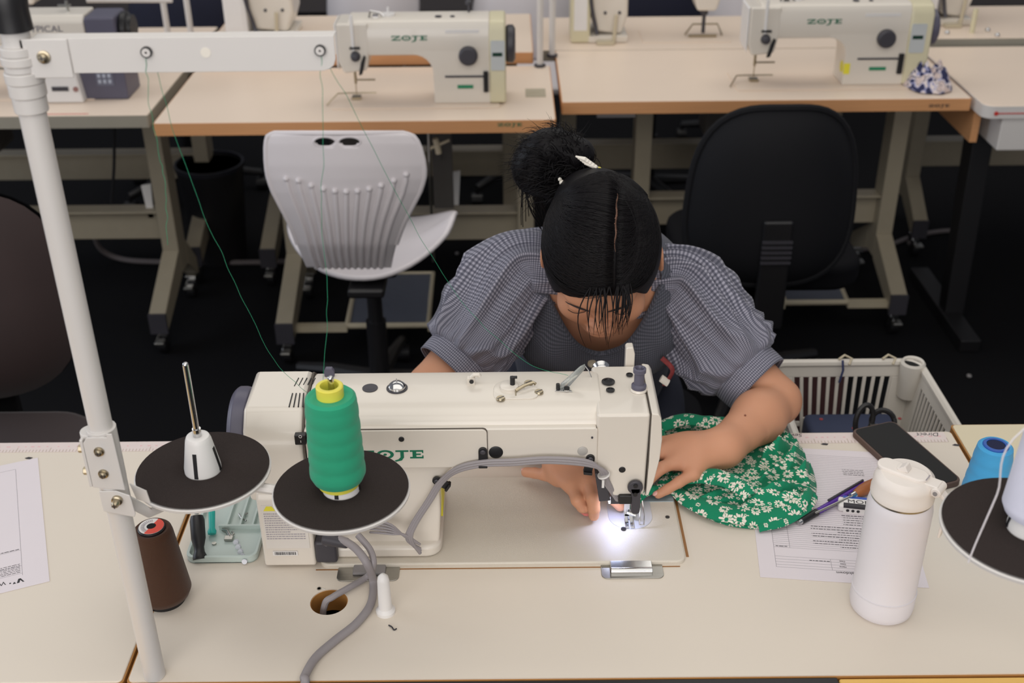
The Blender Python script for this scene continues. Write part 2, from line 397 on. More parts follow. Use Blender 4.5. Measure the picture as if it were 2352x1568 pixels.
obj('hinge_block', MB().cyl((.124, 1.160, .7535), (.178, 1.160, .7535), .0045).box(.124, 1.158, .751, .178, 1.177, .7565), chrome, mm, bevel=.001)

# arm, pillar
prof = [(1.31, .897), (1.31, .955), (1.300, .970), (1.285, TOPZ + .001), (1.225, TOPZ), (1.208, .9675), (1.199, .957), (YF, .945), (YF, .897)]
prof = [(p[0], p[1]) for p in prof]
arm = obj('arm', MB().prism(prof, -.256, .112, axis='x'), enamel, mm, bevel=.004, seg=3)
def pil():
    # XZ outline of the pillar with its curved inner side, extruded in depth
    pts = [(-.256, .7575), (-.100, .7575), (-.0965, .78), (-.094, .82)]
    for i in range(8):
        a = radians(180 - 90 * i / 7); pts.append((-.094 + .05 + .05 * cos(a), .852 + .05 * sin(a)))
    pts += [(-.04, .91), (-.256, .91)]
    return MB().prism(pts, YF + .0008, 1.305, axis='y')
obj('pillar', pil(), enamel, mm, bevel=.004, seg=3)
obj('pillar_base', MB().prism(rrect(-.256, 1.185, -.094, 1.335, .02), .7565, .775), enamel, mm, bevel=.006, seg=3)
# raised back panels
A = fx(1373, 975); B = fx(1120, 985); Z2 = .9035
blk = obj('back_cover', MB().prism([(-.256, .898), (-.03, .899), (.02, .9005), (.06, .900), (A.x, .8975), (A.x, A.z - .003), (A.x - .003, A.z), (-.256, A.z)], YF - .007, YF + .01, axis='y'), enamel, mm, bevel=.003, seg=3)
c1 = aty(715, 990, YF - .008); c2 = aty(1120, 1072, YF - .008)
cp = rrect(-.252, .8985, c2.x, aty(1000, 986, YF - .008).z, .006)
obj('cover_plate', MB().prism(cp, YF - .0095, YF - .004, axis='y'), enamel, mm, bevel=.0012)
seamm = mat('seam_dark', (90, 82, 74), .8)  # one even dark tone for the seam strips
obj('cover_gasket', MB().prism([(x + (.0008 if x > -.1 else -.0008), z + (.0008 if z > .92 else -.0)) for x, z in cp], YF - .0082, YF - .0062, axis='y'), seamm, mm)
# head
hp = [fx(1373, 950, 1.193), fx(1373, 985, 1.193), fx(1366, 1062, 1.193), fx(1384, 1100, 1.193), fx(1420, 1147, 1.193), fx(1474, 1150, 1.193), fx(1480, 1120, 1.193), fx(1490, 960, 1.193)]
hx0, hx1 = .103, .1685
def headp(y0, y1, inset=0):
    pts = [(hx0, .9715), (hx0 - .0005, .95), (hx0 - .001, .900), (.108, .886), (.126, .8475), (.160, .8465), (.1665, .852), (hx1, .9715)]
    return MB().prism(pts, y0, y1, axis='y')
hd = obj('head', headp(1.1925, 1.31), enamel, mm, bevel=.007, seg=4)
fpl = [(hx1 + .0006, .9735), (.178, .972), (.1815, .966), (.184, .935), (.1825, .905), (.1765, .868), (.171, .8495), (.1675, .8495), (hx1 + .0006, .90)]
obj('face_plate', MB().prism(fpl, 1.191, 1.312, axis='y'), enamel, mm, bevel=.003, seg=3)
obj('face_seam', MB().prism([(hx1 - .0002, .9728), (hx1 + .0008, .9728), (hx1 - .0002, .851), (hx1 - .0012, .851)], 1.1918, 1.311, axis='y'), seamm, mm)
# motor housing and control box at left
obj('motor_cover', MB().prism([(1.185, .85), (1.187, .925), (1.195, .95), (1.215, .9715), (1.300, .973), (1.325, .955), (1.33, .85)], -.333, -.2585, axis='x'), enamel, mm, bevel=.006, seg=3)
obj('cover_ring', MB().prism([(1.188, .8), (1.188, .925), (1.196, .95), (1.216, .9705), (1.300, .972), (1.324, .954), (1.33, .8)], -.2590, -.2565, axis='x'), seamm, mm)
cb = obj('control_box', MB().prism([(1.176, .7525), (1.176, .857), (1.182, .868), (1.20, .872), (1.33, .87), (1.33, .7525)], -.3235, -.2565, axis='x'), enamel, mm, bevel=.004, seg=3)
obj('connector_block', MB().box(-.2565, 1.1745, .758, -.228, 1.20, .792), dgrey, mm, bevel=.004)
hw = MB().lathe([(.0, 0), (.052, 0), (.060, .004), (.062, .012), (.062, .020), (.056, .026), (.0, .026)], T(-.332, 1.258, .905) @ rotm('Y', -90), 40)
obj('handwheel', hw, purpgrey, mm, bevel=.002)
# vents
def slots(cx0, cy0, n, dx, slant, L, onz=None):
    mb = MB()
    for k in range(n):
        a = (cx0 + k * dx, cy0); b = (cx0 + k * dx + slant, cy0 - L)
        if onz: p = atz(*a, onz); q = atz(*b, onz)
        else: p = aty(*a, 1.2); q = aty(*b, 1.2)
        mb.cyl(p + Vector((0, -.0012, .0006)), q + Vector((0, -.0012, .0006)), .0012, seg=8)
    return mb
for k in range(5):
    for (pxa, pya), (pxb, pyb) in (((664 + 10.5 * k, 934), (672 + 8.5 * k, 903)), ((676 + 10.5 * k, 887 - 1.5 * k), (686 + 9.5 * k, 868))):
        a = atz(pxa, pya, .9722); b = atz(pxb, pyb, .9728)
        obj('vent_slot', MB().tube([a, b], .0008, 6), black, mm)
sw = obj('power_switch', MB().box(*(lambda p: (p.x - .007, 1.1815, p.z - .008, p.x + .007, 1.190, p.z + .006))(aty(690, 1007, 1.184))), black, mm, bevel=.0012)
p = aty(690, 1007, 1.181)
obj('switch_marking', MB().lathe([(.0013, -.0002), (.0021, -.0002), (.0021, .0002), (.0013, .0002), (.0013, -.0002)], T(p.x, 1.1813, p.z + .0026) @ rotm('X', 90), 20).box(p.x - .0004, 1.1811, p.z - .006, p.x + .0004, 1.1815, p.z - .003), white, sw)
obj('switch_bracket', MB().box(p.x + .0078, 1.180, p.z - .009, p.x + .022, 1.19, p.z + .006), grey, mm, bevel=.002)
# warning label
lab = obj('warning_label', MB().box(-.3175, 1.1752, .783, -.262, 1.1758, .852), mat('label_white', (222, 216, 208), .5), mm)
lt = MB()
rnd = random.Random(4)
for k in range(12):
    z = .838 - .0036 * k; x = -.3155
    while x < (-.268 if k % 4 else -.285):
        w = rnd.uniform(.001, .004); lt.box(x, 1.1749, z, min(x + w, -.266), 1.17515, z + .0013); x += w + .0007
obj('label_print', lt, greyink, lab, smooth=False)
obj('warning_triangle', MB().prism([(-.315, .8435), (-.300, .8435), (-.304, .8505), (-.311, .8505)], 1.1747, 1.1751, axis='y'), yellowl, lab)
obj('warning_word', MB().text('WARNING', .0075, frame_on((-.2955, 1.1750, .8437), (1, 0, 0), (0, 0, 1)), .0001), inkm, lab, smooth=False)
bc = MB(); x = -.308
bc2 = obj('barcode_sticker', MB().box(-.3105, 1.1749, .7715, -.2785, 1.1755, .7785), whitepl, mm)
while x < -.2815:
    w = rnd.choice((.0004, .0007, .001)); bc.box(x, 1.1746, .7728, x + w, 1.17495, .7773); x += w + .0006
obj('barcode', bc, inkm, bc2, smooth=False)
# logo on the back cover plate
e0 = aty(973, 1052, YF - .0096); hgt = .0122
M = frame_on((e0.x - 7.5 * hgt * .88, YF - .0096, e0.z), (1, 0, 0), (0, 0, 1)) @ Matrix.Diagonal((.88, 1, 1, 1))
obj('lettering', logo(MB(), M, hgt), greenink, mm, smooth=False)
# round caps on the back face
def disc(px, py, r, y, t=.0015, dz=0):
    q = aty(px, py, y); return MB().lathe([(0, -.001), (r, -.001), (r, t * .6), (r * .85, t), (0, t)], T(q.x, q.y, q.z) @ rotm('X', 90), 24)
for px, py, r, m_, y in ((922, 1008, .0035, black, YF - .0095), (1139, 1038, .0088, black, YF - .007), (1338, 1035, .0064, mat('grey_cap', (176, 172, 166), .4), YF - .007), (1360, 1004, .0014, dgrey, YF - .007), (1429, 1078, .0042, black, 1.1925)):
    obj('cap', disc(px, py, r, y), m_, mm)
# cable clamps
def clamp(px, py, ang, L=.026, w=.011, y=YF - .011):
    q = aty(px, py, y); M = T(q.x, q.y, q.z) @ rotm('Y', ang)
    c = obj('cable_clamp', MB().prism([(w / 2 * cos(a), w / 2 * sin(a)) for a in [radians(15 * i) for i in range(13)]] + [(-w / 2, -L + .006), (w / 2, -L + .006)], -.002, .002, M, axis='y').box(-w / 2, -.006, -L + .004, w / 2, .004, -L + .0075, M), black, mm, bevel=.0008)
    obj('clamp_screw', MB().lathe([(0, .0018), (.0032, .0018), (.0034, .003), (.002, .004), (0, .004)], M @ rotm('X', 90), 16), dgrey, c)
clamp(1109, 1036, 0); clamp(1356, 1052, 8, y=1.189); clamp(1003, 1103, -58, L=.022, y=YF - .004)
# cable bundle
def P3(px, py, y): return aty(px, py, y)
cb_ = MB()
for k, (d, dy, r) in enumerate(((0, 0, .0026), (-5, .003, .0022), (5, .002, .0024))):
    cb_.tube(spline([P3(965, 1265 + d, 1.177), P3(940 + d, 1238, 1.172), P3(950 + d, 1205, 1.176), P3(985 + d, 1150, 1.184), P3(1012 + d, 1108, 1.187), P3(1050, 1078 + d, 1.184), P3(1109, 1064 + d, 1.183), P3(1180, 1061 + d, 1.182), P3(1260, 1056 + d, 1.182), P3(1350, 1063 + d, 1.183), P3(1385 + d, 1082, 1.185), P3(1392 + d, 1105, 1.190), P3(1420 + d * .6, 1148, 1.20)], 6), r, 8)
for d in range(5):
    cb_.tube(spline([P3(965, 1250, 1.176), P3(930, 1232 - d, 1.170), P3(900, 1206 + 5 * d, 1.168), P3(868, 1195 + 7 * d, 1.172), P3(850, 1190 + 8 * d, 1.18)], 5), .0016, 6)
obj('cable_bundle', cb_, cablem, mm)
q = atz(966, 1262, .7565)
obj('cable_grommet', MB().lathe([(.009, 0), (.0095, .003), (.007, .005), (.004, .005), (.004, .001)], T(q.x, q.y, q.z), 20), black, mm)
obj('cable_tie', MB().lathe([(.0075, -.001), (.0082, -.001), (.0082, .001), (.0075, .001), (.0075, -.001)], align(P3(1387, 1090, 1.187), P3(1396, 1112, 1.187)), 16).box(*(lambda p: (p.x - .0015, p.y - .004, p.z - .012, p.x + .0015, p.y - .002, p.z))(P3(1385, 1098, 1.187))), whitepl, mm)
# power cord from connector: over table and off near edge, second to the hole
cord = MB().tube(spline([(-.245, 1.182, .785), P3(775, 1238, 1.165), P3(812, 1255, 1.150), P3(842, 1292, 1.13), atz(857, 1335, .757), atz(852, 1385, .7555), atz(820, 1430, .7555), atz(770, 1470, .7555), atz(725, 1510, .7555), atz(700, 1552, .757), (-.240, .970, .757), (-.245, .955, .735), (-.245, .945, .60), (-.24, 1.02, .40)], 8), .0052, 12)
obj('power_cord', cord, cablem, mm)
cord2 = MB().tube(spline([P3(822, 1228, 1.165), P3(850, 1262, 1.150), P3(858, 1295, 1.135), atz(845, 1322, .758), atz(800, 1350, .757), atz(765, 1370, .757), (-.237, 1.108, .748), (-.242, 1.108, .70), (-.242, 1.12, .5)], 8), .0042, 10)
obj('signal_cord', cord2, cablem, mm)
obj('cord_boot', MB().cyl(P3(745, 1235, 1.17), P3(800, 1248, 1.158), .0095, .0065, 16), dgrey, mm, bevel=.002)
# lamp bracket, lifter lever, needle assembly
obj('lamp_bracket', MB().prism([(aty(*c, 1.215).x, aty(*c, 1.215).z) for c in ((1366, 1085), (1388, 1085), (1402, 1148), (1376, 1150))], 1.213, 1.235, axis='y'), dgrey, mm, bevel=.001)
obj('lamp_stem', MB().box(.128, 1.236, .802, .148, 1.256, .850), dgrey, mm, bevel=.001)
obj('lamp_lens', MB().box(.126, 1.240, .8005, .150, 1.252, .802), led, mm)
lq = aty(1459, 1118, 1.187); l2 = aty(1459, 1178, 1.187)
lev = MB().lathe([(0, -.003), (.0098, -.003), (.0098, .003), (0, .003)], T(lq.x, 1.187, lq.z) @ rotm('X', 90), 24)
lev.prism([(lq.x - .007, lq.z), (lq.x + .007, lq.z), (l2.x + .0055, lq.z - .016), (l2.x + .0055, l2.z + .003), (l2.x + .003, l2.z), (l2.x - .003, l2.z), (l2.x - .0055, l2.z + .003), (l2.x - .0055, lq.z - .016)], 1.184, 1.190, axis='y')
lev = obj('presser_lever', lev, dgrey, mm, bevel=.0015)
obj('lever_screw', MB().cyl((lq.x, 1.185, lq.z + .004), (lq.x, 1.1825, lq.z + .004), .0028).cyl((lq.x, 1.185, lq.z - .009), (lq.x, 1.1825, lq.z - .009), .0028), black, lev)
obj('lever_mount', MB().box(lq.x - .020, 1.188, .838, lq.x + .004, 1.20, .852), black, mm, bevel=.002)
nx, ny = .159, 1.263
obj('needle_bar', MB().cyl((nx, ny, .80), (nx, ny, .85), .0035).cyl((nx, ny, .790), (nx, ny, .802), .005).cyl((nx, ny, .758), (nx, ny, .79), .0008, seg=8), chrome, mm)
pf = MB().cyl((nx - .006, ny + .004, .775), (nx - .006, ny + .004, .85), .003).box(nx - .010, ny - .004, .764, nx - .002, ny + .008, .785).box(nx - .009, ny - .022, .758, nx - .004, ny + .006, .7595).box(nx - .002, ny - .022, .758, nx + .003, ny + .006, .7595).box(nx - .009, ny - .004, .759, nx + .003, ny + .006, .768).cyl((nx - .006, ny - .006, .772), (nx + .006, ny - .008, .768), .002)
obj('presser_foot', pf, chrome, mm, bevel=.0005)
obj('finger_guard', MB().tube([(nx + .010, ny - .006, .795), (nx + .010, ny - .018, .775), (nx + .010, ny - .020, .762), (nx + .016, ny - .020, .762), (nx + .016, ny - .018, .775), (nx + .014, ny - .004, .79)], .0009, 6), chrome, mm)
# things on top of the arm
def ontop(px, py, z=TOPZ + .0009): return atz(px, py, z)
q = ontop(850, 891); obj('oil_port', MB().lathe([(0, -.001), (.0098, -.001), (.0098, .0006), (.0085, .0008), (.006, .0003), (0, .0003)], T(*q), 28), dgrey, mm)
q = ontop(912, 891); sg = obj('sight_glass_seat', MB().lathe([(0, -.001), (.0135, -.001), (.0135, .0008), (0, .0008)], T(*q), 28), dgrey, mm)
obj('sight_glass', MB().lathe([(.0115, 0), (.011, .004), (.007, .008), (.002, .0095), (.001, .0095), (.0005, .014), (0, .0145)], T(*q), 28), chrome, sg)
q = ontop(755, 872); obj('thread_post', MB().prism([(-.0065, 0), (-.0065, .008), (-.004, .0125), (.004, .0125), (.0065, .008), (.0065, 0)], -.003, .003, T(q.x, q.y + .01, q.z), axis='y'), purpgrey, mm, bevel=.001)
q = ontop(1082, 880); obj('thread_hook', MB().box(-.005, -.004, -.001, .005, .004, .009, T(*q)).tube([(q.x, q.y, q.z + .008), (q.x + .004, q.y, q.z + .013), (q.x + .010, q.y, q.z + .013), (q.x + .011, q.y, q.z + .010)], .003, 8), enamel, mm, bevel=.001)
obj('hook_pin', MB().cyl(ontop(1083, 876, .980), ontop(1083, 876, .980) + Vector((0, -.001, .0)), .0028), black, mm)
q = ontop(1170, 893)
bw = obj('bobbin_winder', MB().lathe([(.020, -.001), (.020, .001), (.018, .0016), (.012, .0016), (.012, .006), (.010, .007), (0, .007)], T(*q), 36).prism(rrect(-.022, -.022, .034, .008, .01), -.001, .0012, T(q.x + .002, q.y - .002, q.z)), enamel, mm, bevel=.0006)
obj('winder_spindle', MB().cyl(q + Vector((.004, 0, .006)), q + Vector((.004, 0, .018)), .0032).box(.001, -.002, .016, .010, .002, .0185, T(*q)), black, bw, bevel=.0006)
obj('winder_lever', MB().tube([q + Vector((.008, -.010, .004)), q + Vector((.018, -.004, .007)), q + Vector((.030, .004, .007)), q + Vector((.033, .001, .006))], .0022, 8, flat=.6).tube([q + Vector((.008, -.018, .001)), q + Vector((.008, -.010, .004))], .0008, 6), brass, bw)
for px, py in ((1150, 917), (1238, 902), (1214, 881)):
    w = ontop(px, py); s_ = obj('screw', MB().lathe([(0, 0), (.0055, 0), (.0055, .002), (.0048, .003), (0, .003)], T(*w), 20), brass, mm)
    obj('screw_slot', MB().box(-.005, -.0006, .0029, .005, .0006, .0032, T(*w) @ rotm('Z', 35)), dgrey, s_)
q = ontop(1285, 893)
clear = mat('clear_plastic', (232, 236, 232), .15, trans=.75, var=.01)
g = obj('thread_guide', MB().add([(0, 0, .001), (.012, .004, .001), (.032, .012, .022), (.032, .010, .030), (.026, .008, .028), (.002, 0, .008)], [(0, 1, 2, 3, 4, 5)], T(*q)), clear, mm, solid=.0015)
obj('guide_foot', MB().prism([(-.006, -.006), (.016, -.008), (.006, .008)], 0, .0012, T(*q)).cyl(q + Vector((.009, -.004, .001)), q + Vector((.009, -.004, .003)), .0045), chrome, mm)
obj('guide_pin', MB().cyl(q + Vector((.009, -.004, .003)), q + Vector((.009, -.004, .0045)), .0036).cyl(q + Vector((-.002, -.001, .001)), q + Vector((-.002, -.001, .008)), .0025), black, mm)
obj('wire_guide', MB().tube([ontop(1358, 866) + Vector((0, 0, 0)), ontop(1358, 866) + Vector((-.004, .002, .010)), ontop(1358, 866) + Vector((-.009, .004, .016))], .0008, 6), chrome, mm)
for px, py, r in ((1397, 877, .0085), (1402, 896, .0055), (1446, 861, .0045)):
    w = ontop(px, py); obj('cap', MB().lathe([(0, 0), (r, 0), (r, .0012), (r * .6, .002), (r * .55, .001), (0, .001)], T(*w), 24), black, mm)
w = ontop(1467, 893); obj('pressure_screw', MB().lathe([(0, 0), (.0095, 0), (.0095, .006), (.0065, .008), (.0065, .023), (.0082, .025), (.0082, .030), (.006, .031), (.004, .027), (0, .027)], T(*w), 24), purpgrey, mm)
obj('pressure_seat', MB().lathe([(0, 0), (.011, 0), (.010, .003), (0, .003)], T(w.x, w.y, w.z - .001), 24), enamel, mm)
w = aty(1443, 862, 1.312)
obj('takeup_guard', MB().prism([(w.x - .0045, .94), (w.x + .0075, .94), (w.x + .0075, w.z + .032), (w.x + .005, w.z + .042), (w.x - .002, w.z + .042), (w.x - .0045, w.z + .040)], 1.312, 1.326, axis='y'), enamel, mm, bevel=.0015)
w = aty(1383, 858, 1.322); obj('tension_dial', MB().lathe([(0, -.012), (.011, -.012), (.013, -.008), (.009, 0), (.012, .006), (.006, .012), (0, .013)], T(w.x, 1.335, w.z - .003) @ rotm('X', -90), 24), chrome, mm)
obj('reverse_lever', MB().box(.075, 1.312, .86, .10, 1.33, .868), black, mm, bevel=.002)
# yellow sticker on the inner side of the pillar
obj('yellow_sticker', MB().box(-.0962, 1.23, .790, -.0935, 1.28, .835), yellowl, mm)
# machine lamp
sl = bpy.data.lights.new('machine_lamp', 'SPOT'); sl.energy = .095; sl.color = (.40, .52, 1.0); sl.spot_size = radians(135); sl.spot_blend = .8; sl.shadow_soft_size = .006
so = bpy.data.objects.new('machine_lamp', sl); COL.objects.link(so); so.location = (.138, 1.244, .798); so.rotation_euler = (radians(-8), 0, 0)

# ---------- support peg, crumbs ----------
q = atz(886, 1405)
obj('support_peg', MB().lathe([(0, 0), (.012, 0), (.012, .004), (.010, .006), (.0085, .008), (.0075, .05), (.0065, .056), (.003, .060), (0, .061)], T(q.x, q.y, .75), 24), whitepl, label='short round white peg standing on the near table right of the cord hole', cat='peg')
q = atz(900, 1442); obj('thread_snip', MB().tube(spline([q + Vector((-.004, .004, .001)), q + Vector((0, 0, .002)), q + Vector((.003, -.004, .001)), q + Vector((.006, -.002, .001))], 5), .0009, 6), inkm, label='tiny dark thread scrap on the table below the white peg', cat='thread')
q = atz(733, 1352); obj('wire_loop', MB().lathe([(.002, -.0004), (.0028, -.0004), (.0028, .0004), (.002, .0004), (.002, -.0004)], T(q.x, q.y, .7506), 14).tube([q + Vector((.003, 0, .0005)), q + Vector((.008, -.001, .0005))], .0004, 5), steel, label='small wire loop at the rim of the table hole', cat='wire')
# ================= thread stand at left =================
ts = thing('thread_stand', 'tall white thread stand at the left with two black foam spool discs', 'thread stand', (-.418, .99, .75))
px_, py_ = -.418, .990
obj('pole', MB().cyl((px_, py_, .7505), (px_, py_, 1.085), .0122, seg=28).cyl((px_, py_, 1.08), (px_, py_, 1.505), .0118, seg=28), white, ts)
ring = MB()
for z0, z1, r in ((1.440, 1.452, .0158), (1.452, 1.462, .0165), (1.462, 1.468, .0150), (1.468, 1.476, .0165), (1.476, 1.484, .0155), (1.426, 1.440, .0145)): ring.cyl((px_, py_, z0), (px_, py_, z1), r, seg=28)
obj('collar', ring, white, ts, bevel=.0012)
obj('pole_cap', MB().lathe([(.0125, 0), (.0155, 0), (.0150, .016), (.0158, .024), (.0150, .030), (.0085, .030), (.0075, .024), (0, .022)], T(px_, py_, 1.497), 28), black, ts)
# top bar: folded sheet
B0, B1 = -.403, -.1475
yb = .983
brk = obj('bar_bracket', MB().box(-.414, yb - .003, 1.458, -.372, yb - .0010, 1.4915).box(-.414, yb - .003, 1.458, -.409, .99, 1.4915), white, ts, bevel=.001)
bar = MB().prism(rrect(B0, 1.4605, B1, 1.4905, .003), yb - .001, yb + .0005, axis='y')
bar2 = MB().prism([(B0, 1.4615), (B1 - .012, 1.4615), (B1 - .006, 1.463), (B1 - .002, 1.4665), (B1, 1.472), (B1, 1.4905), (B0, 1.4905)], yb - .0008, yb + .0008, axis='y')
bar2.box(B0, yb - .0008, 1.4900, B1, yb + .016, 1.4915)
ob = obj('thread_bar', bar2, white, ts, bevel=.0005)
w = aty(473, 120, yb); obj('bar_hole', MB().cyl((w.x, yb - .0012, w.z), (w.x, yb - .0005, w.z), .0043, seg=24), mat('hole_light', (232, 226, 214), .6), ob)
for ex in (338, 736):
    w = aty(ex, 118 if ex < 500 else 114, yb)
    e = obj('thread_eyelet', MB().lathe([(.0022, -.003), (.0046, -.003), (.0048, .003), (.0022, .003), (.0022, -.003)], T(w.x, yb - .001, w.z) @ rotm('X', 90), 24), black, ts)
    obj('eyelet_ring', MB().lathe([(.0010, .0028), (.0036, .0028), (.0036, .0034), (.0010, .0034), (.0010, .0028)], T(w.x, yb - .001, w.z) @ rotm('X', 90), 24), white, e)
def bolt(parent, x, y, z, r=.005, L=.006, axis='y'):
    M = T(x, y, z) @ (rotm('X', 90) if axis == 'y' else rotm('Y', -90))
    b = obj('bolt', MB().lathe([(0, 0), (r * 1.25, 0), (r * 1.25, L * .25), (r * .9, L * .3), (r * .85, L * .8), (r * .5, L), (0, L)], M, 20), brass, parent)
    obj('bolt_slot', MB().box(-r * .6, -r * .1, L * .9, r * .6, r * .1, L * 1.03, M).box(-r * .1, -r * .6, L * .9, r * .1, r * .6, L * 1.03, M), dgrey, b)
w = aty(101, 131, yb - .003); bolt(ts, w.x, yb - .003, w.z, .0045)
# clamps
obj('clamp_upper', MB().prism([(-.4335, 1.030), (-.401, 1.026), (-.4025, 1.096), (-.4085, 1.096), (-.4085, 1.092), (-.4285, 1.092), (-.4335, 1.085)], .975, .9765, axis='y').tube([(px_, py_, 1.03), (px_, py_, 1.095)], .0148, 24), white, ts, bevel=.001)
obj('clamp_back', MB().prism(rrect(-.4375, 1.030, -.434, 1.088, .001), .976, .990, axis='y').cyl((px_ - .012, .992, 1.03), (px_ - .012, .992, 1.09), .011), white, ts, bevel=.001)
w = aty(228, 1036, .975); bolt(ts, w.x, .975, w.z, .0042); w2 = aty(238, 1087, .975); bolt(ts, w2.x, .975, w2.z, .0042)
for ww in (w, w2): obj('bolt', MB().cyl((-.4375, .983, ww.z - .002), (-.4425, .983, ww.z - .002), .0045, seg=6), brass, ts, bevel=.0006)
obj('clamp_lower', MB().tube([(px_, py_, .995), (px_, py_, 1.03)], .0146, 24).prism([(-.428, 1.000), (-.397, .992), (-.395, .996), (-.397, 1.020), (-.410, 1.026), (-.428, 1.026)], .974, .9755, axis='y'), white, ts, bevel=.001)
w = aty(270, 1147, .974); bolt(ts, w.x, .974, w.z, .0045, .012)
# arm to discs
DZ = .972
dL = atz(468, 1085, DZ); dR = atz(785, 1130, DZ)
armm = MB().tube([(px_, .992, 1.008), (px_ + .012, 1.0, .990), (px_ + .020, 1.02, .962), (dL.x - .02, dL.y - .03, DZ - .014)], .006, 10, flat=.6).tube([(dL.x - .05, dL.y - .012, DZ - .012), (dL.x, dL.y, DZ - .010), (dR.x, dR.y, DZ - .010)], .006, 8)
obj('disc_arm', armm, white, ts)
obj('arm_gusset', MB().prism([(-.402, 1.022), (-.386, 1.012), (-.384, .996), (-.398, 1.002)], .992, .9935, axis='y'), white, ts)
def spool_disc(parent, c, r=.0755):
    d = obj('spool_disc', MB().lathe([(0, -.004), (r - .006, -.004), (r, 0), (r + .0004, .003), (r - .001, .004), (0, .001)], T(*c), 64), white, parent)
    obj('foam_pad', MB().lathe([(.019, .003), (r * .5, .0035), (r - .004, .0045), (r - .0015, .0058), (r * .8, .0068), (r * .5, .0062), (.022, .0052), (.019, .003)], T(*c), 64), foam, d)
    cone = obj('spool_holder', MB().lathe([(.0205, .003), (.0205, .010), (.0145, .045), (.0135, .048), (.0125, .050), (.010, .051), (.0045, .050), (.0042, .040)], T(*c), 40), whitepl, d)
    s = MB()
    for k in range(4):
        a = radians(-97 + 90 * k); M = T(*c) @ Matrix.Rotation(a, 4, 'Z')
        s.add([(.0214, -.0022, .006), (.0214, .0022, .006), (.0166, .0022, .036), (.0166, -.0022, .036), (.017, -.0022, .006), (.017, .0022, .006), (.012, .0022, .036), (.012, -.0022, .036)], [(0, 1, 2, 3), (0, 4, 5, 1), (3, 2, 6, 7), (0, 3, 7, 4), (1, 5, 6, 2)], M)
    obj('holder_slot', s, black, cone, smooth=False)
    return d
spool_disc(ts, dL); spool_disc(ts, dR)
for c, nm in ((dL, 1), (dR, 0)):
    h = .145 if nm else .150
    obj('spindle', MB().cyl((c.x, c.y, c.z + .045), (c.x, c.y, c.z + .060), .0048, seg=14).cyl((c.x, c.y, c.z), (c.x, c.y, c.z + h - .003), .0034, seg=16).sphere((c.x, c.y, c.z + h - .003), .0034), chrome, ts)
# ---------- cones of thread ----------
def thread_mat(name, rgb, rough=.7):
    mt, nt, b, N, MT = node_mat(name, rough); c = lin(rgb)
    tc = N('ShaderNodeTexCoord'); mp = N('ShaderNodeMapping'); nt.links.new(tc.outputs['Object'], mp.inputs[0]); mp.inputs['Rotation'].default_value = (.05, .03, 0)
    w = N('ShaderNodeTexWave'); w.bands_direction = 'Z'; w.inputs['Scale'].default_value = 300; w.inputs['Distortion'].default_value = 1.5; w.inputs['Detail Scale'].default_value = 3
    nt.links.new(mp.outputs[0], w.inputs['Vector'])
    n = N('ShaderNodeTexNoise'); n.inputs['Scale'].default_value = 30; nt.links.new(mp.outputs[0], n.inputs['Vector'])
    mx = N('ShaderNodeMix'); mx.data_type = 'RGBA'; mx.inputs[6].default_value = (*[x * .86 for x in c], 1); mx.inputs[7].default_value = (*[min(1, x * 1.08) for x in c], 1)
    nt.links.new(MT('MULTIPLY_ADD', w.outputs['Fac'], .4, MT('MULTIPLY', n.outputs['Fac'], .6)), mx.inputs[0]); nt.links.new(mx.outputs[2], b.inputs['Base Color'])
    bp = N('ShaderNodeBump'); bp.inputs['Strength'].default_value = .35; bp.inputs['Distance'].default_value = .0006; nt.links.new(w.outputs['Fac'], bp.inputs['Height']); nt.links.new(bp.outputs[0], b.inputs['Normal'])
    b.inputs['Sheen Weight'].default_value = .15; b.inputs['Specular IOR Level'].default_value = .3
    return mt
def cone(name, label, c, h, rb, rt_, m_, corem, core_r=.0135, core_up=.012, group=None, tilt=None, ridges=0, base_up=.006):
    r_ = thing(name, label, 'thread cone', c, group)
    M = T(*c) @ (tilt if tilt is not None else Matrix.Identity(4))
    rr = random.Random(3); prof = [(core_r * .9, base_up + .001), (rb - .008, base_up), (rb - .003, base_up + .003), (rb, base_up + .010)]
    n = 40
    for k in range(1, n):
        f = k / n; z = base_up + .010 + (h - base_up - .016) * f; r = rb + (rt_ - rb) * f
        if ridges: r += .0005 * sin(f * ridges * 2 * pi) * (1 if (f * ridges) % 1 > .5 else .4)
        prof.append((r, z))
    prof += [(rt_ - .001, h - .003), (rt_ - .004, h), (core_r, h - .001)]
    obj('thread_winding', MB().lathe(prof, M, 56), m_, r_)
    obj('cone_core', MB().lathe([(rb * .74, 0), (rb * .76, base_up + .004), (core_r - .001, h - .01), (core_r, h), (core_r, h + core_up - .001), (core_r - .001, h + core_up), (core_r - .0045, h + core_up), (core_r - .005, h + core_up - .003), (core_r - .005, h - .03), (rb * .6, .001), (rb * .74, 0)], M, 40), corem, r_)
    return r_
green = thread_mat('green_thread', (38, 160, 120)); brownt = thread_mat('brown_thread', (72, 44, 26)); bluet = thread_mat('blue_thread', (70, 165, 220)); whitet = thread_mat('white_thread', (226, 226, 242))
cone('thread_cone', 'green cone of thread on a yellow core, on the black foam disc', dR + Vector((-.002, 0, .0125)), .114, .0305, .0278, green, yellow, core_r=.0145, ridges=5, base_up=.005)
bc_ = atz(378, 1378)
cn = cone('thread_cone', 'dark brown cone of thread with a red and white paper top, by the white pole', Vector((bc_.x + .001, bc_.y + .003, .75)), .112, .0335, .024, brownt, black, core_r=.0165, core_up=.002)
M = T(bc_.x + .001, bc_.y + .003, .75 + .1145)
obj('paper_ring', MB().lathe([(.0055, 0), (.0150, 0), (.0150, .0004), (.0055, .0004), (.0055, 0)], M, 40), whitepl, cn)
